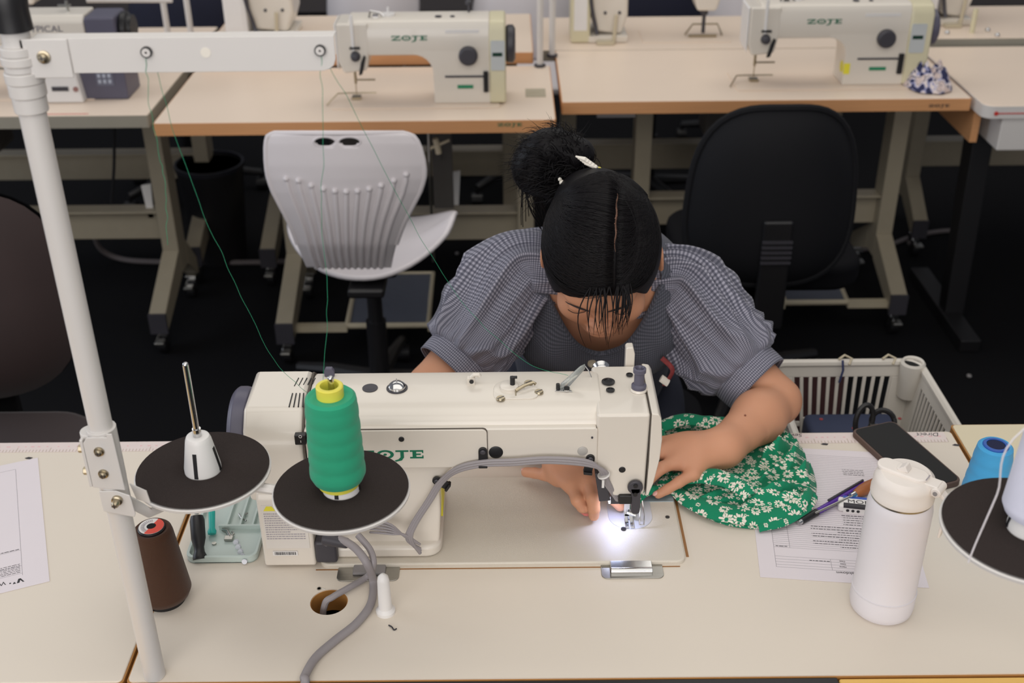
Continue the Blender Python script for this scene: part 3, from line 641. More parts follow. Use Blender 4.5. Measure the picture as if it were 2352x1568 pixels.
hm = MB(); hp_ = [(.0056 * cos(a), .0056 * sin(a)) for a in [radians(70 - 180 + 180 * i / 16) for i in range(17)]]
hm.prism([(.0149 * cos(a), .0149 * sin(a)) for a in [radians(-110 + 180 * i / 24) for i in range(25)]] + hp_[::-1], .0004, .0008, M)
obj('red_half', hm, mat('label_red', (222, 74, 56), .5), cn)
rg = MB()
for k in range(14):
    a = radians(100 + 11 * k); rg.box(-.0022, -.0004, 0, .0022, .0004, .0002, M @ T(.0105 * cos(a), .0105 * sin(a), .0005) @ Matrix.Rotation(a + .1, 4, 'Z'))
obj('ring_print', rg, greyink, cn, smooth=False)
obj('core_hole_shade', MB().lathe([(0, -.0005), (.0056, -.0005), (.0056, .0006), (0, .0006)], M, 24), mat('hole_dark', (8, 8, 8), .9), cn)
bt = atz(2292, 1018, .873)
cb1 = cone('thread_cone', 'bright blue cone of thread at the right behind the black disc', Vector((bt.x - .003, bt.y - .002, .75)), .122, .034, .0235, bluet, mat('blue_core', (30, 84, 170), .4), core_r=.0165, core_up=.001, ridges=6)
obj('core_hole_shade', MB().lathe([(0, .1195), (.0112, .1195), (.0112, .1225), (0, .1225)], T(bt.x - .003, bt.y - .002, .75), 28), mat('hole_shade_navy', (14, 22, 60), .8), cb1)  # dark disc painted in for the shade inside the core
# right thread stand (only its disc reaches into view)
ts2 = thing('thread_stand', 'white thread stand at the right edge, one black disc reaching into view', 'thread stand', (.66, .93, .70))
dc = atz(2362, 1222, 1.05)
obj('pole', MB().cyl((.66, .93, .70), (.66, .93, 1.5), .0122, seg=24), white, ts2)
obj('disc_arm', MB().tube([(.66, .93, 1.05), (dc.x + .05, dc.y + .02, 1.04), (dc.x, dc.y, 1.04)], .006, 8), white, ts2)
obj('thread_bar', MB().box(.50, .925, 1.47, .66, .927, 1.50), white, ts2, bevel=.0005)
spool_disc(ts2, dc, .080)
limeg = mat('lime_plastic', (196, 232, 120), .4)
cone('thread_cone', 'white cone of thread on the disc at the right edge, pale green base ring', dc + Vector((.0035, .004, .014)), .13, .0305, .0245, whitet, limeg, core_r=.014, base_up=.004)

# ---------- sewing threads in the air ----------
thr = mat('thread_green', (36, 150, 110), .6); thrw = mat('thread_pale', (225, 220, 222), .5)
def strand(name, label, pts, r, m_):
    return obj(name, MB().tube(spline(pts, 8), r, 5), m_, label=label, cat='thread')
def wob(pts, n=26, a=.0011, seed=1):
    rr = random.Random(seed); sp = spline(pts, n // (len(pts) - 1) + 1)
    return [p + Vector((rr.uniform(-a, a), 0, rr.uniform(-a, a) * .3)) if 0 < i < len(sp) - 1 else p for i, p in enumerate(sp)]
y0 = .981
ctop = dR + Vector((-.004, 0, .128))
strand('sewing_thread', 'green thread rising from the green cone to the right eyelet of the bar', wob([aty(736, 124, y0), aty(742, 330, .992), aty(739, 500, 1.004), aty(751, 690, 1.018), aty(742, 872, 1.035)], seed=2), .00024, thr)
strand('sewing_thread', 'green thread running from the bar end across the sleeve to the clear guide', wob([aty(737, 118, y0 + .01), aty(765, 165, y0 + .01), aty(830, 290, 1.03), aty(940, 500, 1.09), aty(1040, 665, 1.16), aty(1120, 757, 1.20), aty(1220, 838, 1.24), ontop(1305, 862, TOPZ + .02)], seed=3), .00024, thr)
strand('sewing_thread', 'loose green thread end hanging free from the left eyelet', wob([aty(336, 128, y0), aty(342, 230, .984), aty(362, 340, .99), aty(380, 440, .995), aty(385, 562, 1.0)], seed=4), .00024, thr)
strand('sewing_thread', 'green thread slanting from the left eyelet down to the machine vents', wob([aty(340, 120, y0 + .01), aty(362, 175, y0 + .01), aty(440, 420, 1.03), aty(540, 650, 1.09), aty(630, 825, 1.14), aty(712, 908, 1.178)], seed=5), .00024, thr)
strand('sewing_thread', 'pale thread hanging in front of the black disc at the right edge', [Vector((.545, .80, 1.30)), aty(2352, 985, .80), aty(2290, 1135, .80), aty(2240, 1250, .80), aty(2224, 1292, .80)], .0008, thrw)

# ================= bottle =================
bp = atz(2022, 1392)
bo = thing('water_bottle', 'matt white insulated water bottle with flip lid standing on the near table', 'bottle', (bp.x, bp.y, .75))
M = T(bp.x, bp.y, .75)
obj('bottle_body', MB().lathe([(0, .002), (.030, .002), (.0335, .0), (.0372, .004), (.0385, .012), (.0385, .032), (.0376, .034), (.0376, .156), (.036, .166), (.034, .170)], M, 64), bottlew, bo)
obj('boot_seam', MB().lathe([(.0380, .0322), (.0388, .0324), (.0388, .0332), (.0378, .0338)], M, 64), mat('seam_grey', (218, 214, 218), .6), bo)
obj('steel_ring', MB().lathe([(.0335, .1695), (.0349, .1695), (.0349, .1715), (.0335, .1715)], M, 64), steel, bo)
lidm = mat('lid_cream', (232, 224, 216), .45, var=.01)
lid = obj('lid', MB().lathe([(.0345, .1715), (.0362, .1725), (.0362, .180), (.0352, .182), (.0352, .192), (.033, .199), (.028, .203), (0, .204)], M, 64), lidm, bo, bevel=.001)
Ml = M @ Matrix.Rotation(radians(-38), 4, 'Z')
obj('spout_cover', MB().prism(rrect(-.034, -.012, .026, .012, .0115, 8), .2015, .207, Ml), lidm, lid, bevel=.002, seg=3)
obj('flip_lever', MB().prism([(-.010, .207), (.004, .207), (.000, .214), (-.002, .214)], -.0065, .0065, Ml, axis='y').prism(rrect(-.011, -.0065, .003, .0065, .005), .206, .209, Ml), lidm, lid, bevel=.0012)
obj('lid_slot', MB().box(.0245, -.006, .2062, .0255, .006, .2073, Ml), greyink, lid)
obj('hinge_lug', MB().box(.024, -.009, .190, .040, .009, .204, Ml).cyl(Ml @ Vector((.039, -.011, .197)), Ml @ Vector((.039, .011, .197)), .006), lidm, lid, bevel=.0015)
obj('carry_strap', MB().add([Ml @ Vector(p) for p in [(.040, -.006, .200), (.050, -.006, .190), (.054, -.006, .165), (.052, -.005, .135), (.049, -.005, .135), (.0505, -.006, .165), (.047, -.006, .187), (.038, -.006, .195), (.040, .006, .200), (.050, .006, .190), (.054, .006, .165), (.052, .005, .135), (.049, .005, .135), (.0505, .006, .165), (.047, .006, .187), (.038, .006, .195)]],
    [(0, 1, 6, 7), (1, 2, 5, 6), (2, 3, 4, 5), (15, 14, 9, 8), (14, 13, 10, 9), (13, 12, 11, 10), (0, 8, 9, 1), (1, 9, 10, 2), (2, 10, 11, 3), (3, 11, 12, 4), (4, 12, 13, 5), (5, 13, 14, 6), (6, 14, 15, 7), (7, 15, 8, 0)]), lidm, lid, bevel=.001)
obj('strap_pin', MB().cyl(Ml @ Vector((.039, -.0115, .197)), Ml @ Vector((.039, -.0125, .197)), .0025), grey, lid)

# ================= phone, pen, awl, eraser =================
ph = thing('smartphone', 'black smartphone in a brown case lying on the table behind the bottle', 'phone', (.575, 1.405, .75))
Mp = T(.5745, 1.4045, .75) @ Matrix.Rotation(radians(19.0), 4, 'Z')
casem = mat('phone_case', (92, 72, 64), .6, var=.05)
obj('case', MB().prism(rrect(-.0385, -.0825, .0385, .0825, .011), 0, .0095, Mp), casem, ph, bevel=.002)
obj('screen', MB().prism(rrect(-.0352, -.0792, .0352, .0792, .009), .009, .0100, Mp), mat('phone_glass', (10, 10, 11), .4, var=.02, spec=.2), ph)
a = atz(1838, 1198, .755); b = atz(1985, 1112, .757); d = (b - a).normalized()
pn = thing('pen', 'purple ballpoint pen with black grip lying on the printed sheet', 'pen', tuple(a - Vector((0, 0, .005))))
obj('barrel', MB().cyl(a + d * .03, b, .0045, .0048, 18), mat('purple_plastic', (84, 40, 150), .3, var=.05), pn)
obj('grip', MB().cyl(a + d * .002, a + d * .034, .0046, .0050, 18), black, pn)
obj('button', MB().cyl(a - d * .004, a + d * .003, .0035, .0042, 16), chrome, pn)
obj('clip', MB().cyl(a + d * .06 + Vector((-.002, .002, .006)), b + Vector((-.002, .002, .006)), .0016, seg=8), dgrey, pn)
a2 = atz(1872, 1178, .762); b2 = atz(1962, 1136, .7615); c2_ = atz(2012, 1108, .760); d2 = (c2_ - b2).normalized()
aw = thing('awl', 'wooden handled metal awl lying over the purple pen', 'awl', tuple(b2 - Vector((0, 0, .0115))))
L2 = (c2_ - b2).length + .02
obj('handle', MB().lathe([(.004, 0), (.006, .004), (.0085, .018), (.0088, .032), (.006, L2 - .004), (0, L2)], align(b2, c2_), 20), mat('awl_wood', (156, 92, 48), .45, var=.2, scale=60), aw)
obj('ferrule', MB().cyl(b2 - d2 * .008, b2 + d2 * .001, .0048, .0052, 18), chrome, aw)
obj('blade', MB().cyl(a2, b2 - d2 * .006, .0014, .0022, 10), steel, aw)
Me = T(.474, 1.288, .75) @ Matrix.Rotation(radians(-11), 4, 'Z')
er = thing('eraser', 'white block eraser in a paper sleeve with a blue stripe, left of the bottle', 'eraser', (.474, 1.288, .75))
obj('rubber', MB().prism(rrect(-.026, -.011, .026, .011, .004), .0005, .0115, Me), whitepl, er, bevel=.003, seg=3)
slv = obj('sleeve', MB().box(-.019, -.0115, .0, .026, .0115, .0122, Me), whitepl, er, bevel=.0008)
obj('blue_stripe', MB().box(-.019, .0065, .0121, .026, .0116, .01235, Me), mat('stripe_blue', (44, 80, 170), .5), slv)
obj('black_band', MB().box(-.0192, -.0117, .0085, .0262, -.0075, .0124, Me).box(-.019, -.0075, .0121, .026, -.0045, .01235, Me), inkm, slv)
obj('sleeve_word', MB().text('MONO', .0105, Me @ T(-.014, -.0036, .0124), .0001, sx=1.35), inkm, slv, smooth=False)
sy = MB()
for k in range(3): sy.lathe([(.0018, 0), (.0024, 0), (.0024, .0002), (.0018, .0002), (.0018, 0)], Me @ T(-.013 + k * .007, -.01165, .0045) @ rotm('X', 90), 6)
obj('sleeve_mark', sy, inkm, slv)

# ================= printed sheets =================
def lines_sheet(name, label, corner, ang, w, h, build):
    M = T(corner[0], corner[1], .7503) @ Matrix.Rotation(radians(ang), 4, 'Z')
    p = obj(name, MB().box(0, 0, 0, w, h, .0004, M), paperm, label=label, cat='paper', loc=(corner[0], corner[1], .7503))
    nm_ = p.name; p.name = '_sheet'; ROOTLOC['_sheet'] = ROOTLOC[nm_]
    ink = MB(); txt = MB(); build(ink, txt, M); obj('ruled_lines', ink, greyink, p, smooth=False); obj('printed_text', txt, inkm, p, smooth=False); p.name = nm_
    return p
def greek(mb, M, x0, x1, z, y, rr, hh=.0011, right=True):
    x = x1
    while x > x0:
        ww = rr.uniform(.0015, .006); mb.box(max(x - ww, x0), y, z, x, y + hh, z + .0001, M); x -= ww + .0011
def right_sheet(ink, txt, M):
    rr = random.Random(8)
    def hl(y, x0, x1): ink.box(x0, y, .0004, x1, y + .0005, .0005, M)
    def vl(x, y0, y1): ink.box(x, y0, .0004, x + .0006, y1, .0005, M)
    hl(.022, .022, .195); vl(.022, .022, .285); vl(.195, .022, .285)
    for k in range(4): hl(.027 + .0055 * k, .022, .195)
    vl(.093, .022, .0435); hl(.062, .022, .195); vl(.043, .062, .285)
    for k in range(52): hl(.066 + .0042 * k, .022, .195)
    for k in range(9): greek(txt, M, .075 if k % 3 else .11, .190, .0005, .069 + .0052 * k, rr)
    for k in range(5): greek(txt, M, .12, .19, .0005, .118 + .005 * k, rr)
    for k in range(4): greek(txt, M, .135, .165, .0005, .235 + .004 * k, rr, .0008)
    hd = MB(); hd.text('Job Breakdown', .0072, M @ T(.142, .0205, .0006) @ Matrix.Rotation(pi, 4, 'Z'), .00005); obj('printed_heading', hd, inkm, bpy.data.objects['_sheet'], smooth=False)
    wd_ = MB(); wd_.text('Name', .0036, M @ T(.112, .031, .0006) @ Matrix.Rotation(pi, 4, 'Z'), .00005); wd_.text('Date', .0036, M @ T(.112, .0365, .0006) @ Matrix.Rotation(pi, 4, 'Z'), .00005); wd_.text('Class', .0036, M @ T(.112, .042, .0006) @ Matrix.Rotation(pi, 4, 'Z'), .00005)
    obj('form_words', wd_, inkm, bpy.data.objects['_sheet'], smooth=False)
    greek(txt, M, .066, .092, .0005, .0385, rr)
    greek(txt, M, .025, .040, .0005, .064, rr)
lines_sheet('printed_sheet', 'printed form sheet lying under the green fabric, pen and eraser', (.3145, 1.149), -6.5, .210, .297, right_sheet)
def left_sheet(ink, txt, M):
    rr = random.Random(5)
    def hl(y, x0, x1): ink.box(x0, y, .0004, x1, y + .0005, .0005, M)
    def vl(x, y0, y1): ink.box(x, y0, .0004, x + .0006, y1, .0005, M)
    vl(.178, .026, .278); vl(.140, .08, .262); vl(.142, .030, .046); hl(.262, 0, .140); hl(.278, 0, .178); hl(.030, 0, .178); hl(.046, 0, .178); hl(.08, 0, .178); hl(.036, 0, .142)
    for k in range(22): hl(.084 + .0042 * k, 0, .140)
    for k in range(6): greek(txt, M, .146, .176, .0005, .033 + .0034 * k, rr, .0008)
    greek(txt, M, .146, .176, .0005, .082, rr)
    for k in range(9): greek(txt, M, .06 if k % 2 else .09, .138, .0005, .222 + .004 * k, rr, .0008)
    R_ = Matrix.Rotation(pi, 4, 'Z')
    hd = MB(); hd.text('Whitecliffe', .0105, M @ T(.158, .0215, .0006) @ R_, .00005); obj('printed_heading', hd, inkm, bpy.data.objects['_sheet'], smooth=False)
    txt.prism([(.178, .012), (.180, .012), (.176, .020), (.174, .020)], .0004, .0006, M).prism([(.171, .012), (.174, .012), (.176, .020), (.173, .020)], .0004, .0006, M)
    txt.prism([(.166, .012), (.170, .012), (.168, .016)], .0004, .0006, M).box(.162, .014, .0004, .164, .016, .0006, M)
a1 = atan2(1.154 - 1.127, -.596 + .651)
c_ = (-.596, 1.154); an = 22
lines_sheet('printed_sheet', 'printed form sheet lying upside down on the left table', (c_[0] - .210 * cos(radians(an)), c_[1] - .210 * sin(radians(an))), an, .210, .297, left_sheet)
# extra tape rulers on the far edge of the tables
def tape(label, x0, x1, y0, y1, words):
    t = obj('tape_ruler', MB().box(x0, y0, .7502, x1, y1, .7506), mat('tape_pale', (224, 210, 206), .5, var=.05, scale=60), label=label, cat='ruler')
    tk = MB(); rr = random.Random(11); x = x0 + .004; k = 0
    while x < x1:
        tk.box(x, y0, .7506, x + .0006, y0 + (.011 if k % 10 == 0 else .006), .7507); x += .005; k += 1
    obj('tick_marks', tk, mat('tick_ink', (160, 140, 110), .6), t, smooth=False)
    rd = MB(); x = x0 + .01
    while x < x1:
        w_ = rr.uniform(.002, .006); rd.box(x, y1 - .012, .7506, x + w_, y1 - .010, .7507); x += rr.uniform(.008, .02)
    obj('faded_print', rd, pinkm, t, smooth=False)
    hw_ = MB()
    for wd_, wx, wy, sz in words: hw_.text(wd_, sz, T(wx, wy, .7507) @ Matrix.Rotation(pi, 4, 'Z'), .00005, shear=.3)
    if words: obj('handwriting', hw_, inkm, t, smooth=False)
tape('pale measuring tape stuck along the far edge of the left table', -1.2, -.456, 1.444, 1.469, [])
tape('pale measuring tape with handwritten words along the far right table edge', .30, .655, 1.448, 1.474, [('Sew', .440, 1.473, .012), ('Direct', .647, 1.472, .013)])
for px, py in ((66, 1052), (2196, 1022), (1894, 1020)):
    q = atz(px, py); obj('ink_mark', MB().prism([(q.x - .006, q.y), (q.x - .001, q.y + .003), (q.x + .006, q.y + .001), (q.x + .003, q.y - .003), (q.x - .003, q.y - .002)], .7502, .7504), inkm, label={66: 'small black ink mark near the far edge of the left table', 2196: 'small black ink mark below the handwritten tape at right', 1894: 'small black arrow mark beside the phone'}[px], cat='mark')

# ================= parts tray =================
tq = atz(512, 1238)
trm = mat('tray_plastic', (190, 204, 198), .3, var=.02)
tr = thing('parts_tray', 'pale green plastic parts tray with small compartments, set in the left of the table', 'tray', (-.385, 1.245, .75))
x0, x1, y0_, y1_ = -.429, -.336, 1.186, 1.36
bs = MB(); w_ = .0025
bs.prism(rrect(x0, y0_, x1, y1_, .012), .7504, .753)
obj('tray_base', bs, trm, tr, bevel=.0008)
rim = MB(); o_ = rrect(x0, y0_, x1, y1_, .012); i_ = rrect(x0 + .004, y0_ + .004, x1 - .004, y1_ - .004, .009); n = len(o_)
vs = [(p[0], p[1], .7504) for p in o_] + [(p[0], p[1], .761) for p in o_] + [(p[0], p[1], .761) for p in i_] + [(p[0], p[1], .7504) for p in i_]
rim.add(vs, [(a * n + i, a * n + (i + 1) % n, ((a + 1) % 4) * n + (i + 1) % n, ((a + 1) % 4) * n + i) for a in range(4) for i in range(n)])
obj('tray_rim', rim, trm, tr, bevel=.0008)
obj('divider', MB().box(x0 + .03, 1.252, .752, x1, 1.255, .760).box(-.390, 1.255, .752, -.3875, 1.355, .760).box(-.372, 1.255, .752, -.3695, 1.355, .760).box(-.355, 1.255, .752, -.3525, 1.355, .760), trm, tr)
a = atz(458, 1278, .760); b = a + Vector((-.009, .045, .035))
sd = thing('screwdriver', 'black handled screwdriver standing in the parts tray under the left disc', 'screwdriver', (a.x, a.y, .753))
obj('handle', MB().lathe([(0, 0), (.009, 0), (.0095, .004), (.007, .010), (.0066, .016), (.0095, .028), (.0098, .052), (.008, .058)], align(a - Vector((0, 0, .005)), b), 16), black, sd)
obj('shaft', MB().cyl(b, b + (b - a).normalized() * .02, .003), chrome, sd)
a = atz(487, 1226, .757); b = a + Vector((-.004, .03, .022))
sd = obj('screwdriver', MB().lathe([(0, 0), (.0055, 0), (.006, .004), (.0042, .008), (.0046, .03), (.004, .036)], align(a, b), 14), mat('teal_plastic', (40, 178, 166), .4), label='small teal handled screwdriver in the parts tray', cat='screwdriver')
q = atz(527, 1232, .754)
obj('metal_fitting', MB().tube([q + Vector((-.012, .014, .001)), q + Vector((-.004, .008, .003)), q + Vector((0, 0, .003)), q + Vector((.004, -.006, .001))], .0025, 8).box(-.005, -.010, 0, .006, -.002, .004, T(*q)).tube([q + Vector((.002, .008, .002)), q + Vector((.006, .002, .003)), q + Vector((.001, -.004, .002))], .0015, 6), steel, bevel=.0005, label='small steel presser fitting lying in the parts tray', cat='fitting')
for k in range(5):
    q = atz(543 + 5 * k, 1243 + 11 * k, .754)
    BL = ('farthest from the near tray edge', 'second from the far end', 'in the middle of the row', 'second from the near end', 'nearest to the tray corner')[k]
    obj('bobbin_case', MB().lathe([(0, 0), (.0035, 0), (.0035, .001), (.0018, .0015), (.0018, .003), (.0035, .0035), (.0035, .0045), (0, .0045)], T(*q) @ rotm('X', 70), 16), mat('clear_bobbin', (222, 224, 232), .3), label='tiny clear plastic bobbin in the parts tray, ' + BL, cat='bobbin', group='clear bobbins in the parts tray')
q = atz(492, 1249, .753); obj('tray_screw', MB().lathe([(0, 0), (.003, 0), (.003, .002), (0, .0022)], T(*q), 14), steel, label='small screw head lying in the parts tray', cat='screw')
q = atz(555, 1190, .756); obj('metal_clip', MB().tube([q + Vector((-.006, .010, 0)), q, q + Vector((.008, -.008, .002))], .0012, 6).tube([q + Vector((.006, .012, 0)), q + Vector((-.002, .002, 0))], .0012, 6), steel, label='thin bent metal clip in the far compartment of the tray', cat='clip')
# ================= sewing machines in the row behind =================
def back_machine(label, x, y, L, sticker, yellow_end, keypad=False):
    """front side towards the camera, needle at left; x,y = needle position; L = needle to motor end"""
    t = thing('sewing_machine', label, 'sewing machine', (x, y, .75), None)
    z0 = .75; k = L / .47
    enam = enamel
    obj('bed', MB().prism(rrect(x - .06, y - .09, x + .42 * k, y + .09, .008), z0 + .0004, z0 + .003), laminate_far, t)
    pl = x + .232 * k; pr = x + .395 * k
    A = MB().prism([(y - .052, .885), (y - .055, .90), (y - .055, .955), (y - .045, .972), (y - .03, .978), (y + .045, .978), (y + .052, .965), (y + .052, .885)], x - .005, pr, axis='x')
    obj('arm', A, enam, t, bevel=.004)
    P_ = [(pl, z0 + .003), (pr, z0 + .003), (pr, .90), (pl - .05, .90), (pl - .05, .886)] + [(pl - .05 + .05 * sin(radians(a_)), .836 + .05 * cos(radians(a_))) for a_ in range(10, 91, 16)]
    obj('pillar', MB().prism(P_, y - .0545, y + .05, axis='y'), enam, t, bevel=.003)
    hd_ = obj('head', MB().prism([(x - .035, .972), (x + .05, .972), (x + .05, .90), (x + .04, .845), (x - .022, .838), (x - .035, .87)], y - .056, y + .05, axis='y'), enam, t, bevel=.006)
    obj('face_plate', MB().prism([(x - .041, .968), (x - .0355, .972), (x - .0355, .845), (x - .040, .86)], y - .05, y + .045, axis='y'), whitepl, t, bevel=.003)
    obj('tension_dial', MB().lathe([(0, 0), (.014, 0), (.012, .01), (.007, .014), (.007, .02), (0, .021)], T(x + .012, y - .056, .885) @ rotm('X', 90), 20), dgrey, hd_)
    obj('thread_lever', MB().prism([(x + .018, .835), (x + .028, .838), (x + .040, .885), (x + .034, .888), (x + .026, .87)], y - .066, y - .054, axis='y').box(x - .002, y - .064, .905, x + .026, y - .055, .911), black, hd_, bevel=.002)
    obj('needle_bar', MB().cyl((x, y, z0 + .045), (x, y, .845), .004).cyl((x, y, z0 + .012), (x, y, z0 + .05), .0015).box(x - .012, y - .018, z0 + .004, x + .012, y + .01, z0 + .010).box(x, y - .01, .805, x + .055, y - .006, .809), brass, t)
    obj('cloth_guide', MB().tube([(x - .075, y - .06, z0 + .004), (x - .05, y - .01, z0 + .02), (x - .02, y, z0 + .018), (x + .055, y, z0 + .018)], .002, 6), brass, t)
    obj('stitch_dial', MB().lathe([(0, 0), (.0255, 0), (.025, .014), (.020, .018), (0, .018)], T(x + .333 * k, y - .055, .885) @ rotm('X', 90), 28), dgrey, t, bevel=.001)
    obj('seam_line', MB().box(x + .265 * k, y - .0565, .825, x + .375 * k, y - .054, .830), dgrey, t)
    obj('green_badge', MB().box(x + .30 * k, y - .0565, .795, x + .345 * k, y - .054, .804), mat('badge_green', (30, 130, 90), .5), t)
    obj('reverse_button', MB().box(x + .375 * k, y - .062, .785, x + .389 * k, y - .050, .842), black, t, bevel=.002)
    mc = obj('motor_cover', MB().prism([(y - .06, z0 + .004), (y - .06, .95), (y - .045, .972), (y - .02, .978), (y + .05, .978), (y + .06, .95), (y + .06, z0 + .004)], x + .392 * k, x + (.455 if yellow_end else .44) * k, axis='x'), enamel_y, t, bevel=.007)
    pn_ = obj('control_panel', MB().prism(rrect(x + .397 * k, .845, x + .437 * k, .925, .004), y - .0625, y - .058, axis='y'), mat('panel_blue_grey', (196, 200, 200), .4), mc)
    obj('display', MB().box(x + .402 * k, y - .0632, .883, x + .430 * k, y - .062, .893), mat('display_dark', (26, 60, 48), .3), pn_)
    obj('handwheel', MB().lathe([(0, 0), (.045, 0), (.050, .005), (.050, .02), (.040, .026), (0, .026)], T(x + (.455 if yellow_end else .44) * k, y, .90) @ rotm('Y', 90), 28), dgrey if not yellow_end else purpgrey, t, bevel=.002)
    lg_ = obj('lettering', logo(MB(), frame_on((x + .118 * k, y - .0558, .926), (1, 0, 0), (0, 0, 1)), .0125), greenink, t, smooth=False)
    obj('model_strip', MB().box(x + .27 * k, y - .0562, .944, x + .365 * k, y - .055, .953), whitepl, t)
    top = MB().cyl((x + .10, y, .975), (x + .10, y, .984), .018).cyl((x + .10, y, .98), (x + .10, y, 1.0), .003)
    obj('bobbin_winder', top, whitepl, t)
    obj('thread_guide', MB().tube([(x + .05, y - .02, .975), (x + .055, y - .02, .995), (x + .08, y - .02, .99), (x + .09, y - .02, .98)], .003, 6).box(x + .06, y - .02, .975, x + .075, y - .01, .985), chrome, t)
    obj('oil_cap', MB().cyl((x + .25 * k, y - .02, .977), (x + .25 * k, y - .02, .981), .009).cyl((x + .29 * k, y - .02, .977), (x + .29 * k, y - .02, .981), .006), dgrey, t)
    obj('thread_post', MB().lathe([(.003, 0), (.003, .02), (.009, .022), (.009, .03), (.003, .034), (.003, .045), (0, .046)], T(x + .335 * k, y + .03, .977), 14), dgrey, t)
    obj('takeup_guard', MB().box(x + .004, y - .062, .90, x + .012, y - .056, .995), whitepl, t, bevel=.002)
    if sticker: obj('yellow_sticker', MB().cyl((pl - .001, y - .03, .80), (pl + .001, y - .03, .80), .016).box(pl - .001, y - .0556, .785, pl + .016, y - .054, .815), yellowl, t)
    return t
back_machine('white sewing machine with green lettering, in the row behind, above the white chair', -.421, 3.132, .44, False, False)
back_machine('white sewing machine with yellowed end and yellow sticker, above the black chair', .695, 3.262, .485, True, True)
# machine with the keypad at left
tk = thing('sewing_machine', 'white sewing machine with dark motor and keypad at the upper left', 'sewing machine', (-1.35, 3.24, .75))
y = 3.24
obj('arm', MB().prism([(y - .055, .895), (y - .055, .955), (y - .04, .972), (y + .05, .972), (y + .055, .895)], -1.62, -1.155, axis='x'), enamel, tk, bevel=.005)
obj('pillar', MB().prism([(-1.35, .753), (-1.155, .753), (-1.155, .90), (-1.40, .90), (-1.36, .87)], y - .054, y + .05, axis='y'), enamel, tk, bevel=.004)
obj('head', MB().box(-1.63, y - .055, .84, -1.55, y + .05, .972), enamel, tk, bevel=.006)
obj('bed', MB().box(-1.66, y - .09, .7505, -1.15, y + .09, .753), laminate_far, tk)
obj('motor', MB().box(-1.155, y - .055, .90, -1.07, y + .055, .968), purpgrey, tk, bevel=.008)
obj('handwheel', MB().lathe([(0, 0), (.04, 0), (.045, .006), (.045, .018), (.036, .024), (.036, .034), (0, .036)], T(-1.07, y, .925) @ rotm('Y', 90), 24), black, tk, bevel=.002)
kb = obj('control_box', MB().prism([(3.15, .7505), (3.15, .86), (3.17, .885), (3.27, .885), (3.27, .7505)], -1.19, -1.055, axis='x'), purpgrey, tk, bevel=.004)
kp = obj('keypad', MB().box(-1.135, 3.1485, .79, -1.088, 3.150, .865), mat('keypad_panel', (104, 106, 122), .4), kb)
for a_ in range(3):
    for b_ in range(3): obj('key', MB().box(-1.130 + .014 * a_, 3.147, .797 + .016 * b_, -1.122 + .014 * a_, 3.149, .807 + .016 * b_), mat('key_pale', (170, 176, 190), .5), kp)
obj('side_box', MB().prism([(-1.33, .7505), (-1.17, .7505), (-1.18, .84), (-1.33, .845)], 3.12, 3.16, axis='y'), whitepl, tk, bevel=.005)
obj('badge', MB().box(-1.250, 3.118, .785, -1.205, 3.1205, .797), dgrey, tk)
obj('red_button', MB().cyl((-1.185, 3.12, .79), (-1.185, 3.116, .79), .007), mat('dull_red', (150, 110, 104), .5), tk)
obj('lettering', MB().text('TYPICAL', .024, frame_on(aty(56, 74, y - .0556), (1, 0, 0), (0, 0, 1)), .0003, sx=1.15, shear=.0), purpgrey, tk, smooth=False)
obj('thread_post', MB().cyl((-1.21, y, .97), (-1.21, y, 1.0), .004).box(-1.235, y - .004, .985, -1.20, y + .004, .990), steel, tk)
# overlockers farther back
def overlocker(label, x0, x1, y, z, h, tower):
    t = thing('overlock_machine', label, 'overlocker', ((x0 + x1) / 2, y, z))
    w = x1 - x0
    obj('body', MB().prism([(x0 + w * .42, z + .03), (x1 - w * .1, z + .02), (x1, z + .08), (x1, z + h), (x0 + w * .35, z + h), (x0 + w * .35, z + .08)], y - .05, y + .10, axis='y'), enamel, t, bevel=.012)
    obj('base', MB().box(x0 + w * .30, y - .07, z + .0005, x1, y + .10, z + .022), enamel, t, bevel=.004)
    tw = obj('side_tower', MB().box(x0, y - .07, z + .0005, x0 + w * .34, y + .05, z + h), tower, t, bevel=.006)
    obj('tower_panel', MB().box(x0 + w * .05, y - .0715, z + .04, x0 + w * .28, y - .069, z + h * .8), whitepl, tw)
    obj('badge', MB().box(x0 + w * .55, y - .0525, z + h * .72, x0 + w * .80, y - .049, z + h * .86), mat('copper_badge', (196, 150, 110), .5), t)
    obj('green_spot', MB().box(x0 + w * .64, y - .0525, z + h * .46, x0 + w * .72, y - .049, z + h * .52), greenink, t)
    obj('thread_tube', MB().tube(spline([(x0 + w * .36, y - .06, z + h), (x0 + w * .33, y - .07, z + h * .5), (x0 + w * .42, y - .07, z + .06), (x0 + w * .46, y - .08, z + .03)], 5), .006, 6), dgrey, t)
    obj('foot_lever', MB().cyl((x1 - w * .25, y - .08, z + .002), (x1 - w * .22, y - .08, z + .09), .006).box(x0 + w * .45, y - .10, z + .001, x1 - w * .25, y - .07, z + .010), beige, t)
    obj('screw', MB().cyl((x0 + w * .6, y - .053, z + h * .3), (x0 + w * .6, y - .050, z + h * .3), .005).cyl((x1 - w * .15, y - .053, z + h * .3), (x1 - w * .15, y - .050, z + h * .3), .005), dgrey, t)
    return t
overlocker('white overlocker with copper badge standing at the upper left of centre', -.875, -.665, 3.68, .785, .30, whitepl)
overlocker('cream overlocker with a yellowed tower standing at the top centre', .195, .375, 3.75, .75, .30, enamel_y)
overlocker('grey overlocker at the top right behind the yellow-ended machine', 1.33, 1.50, 3.86, .765, .30, grey)
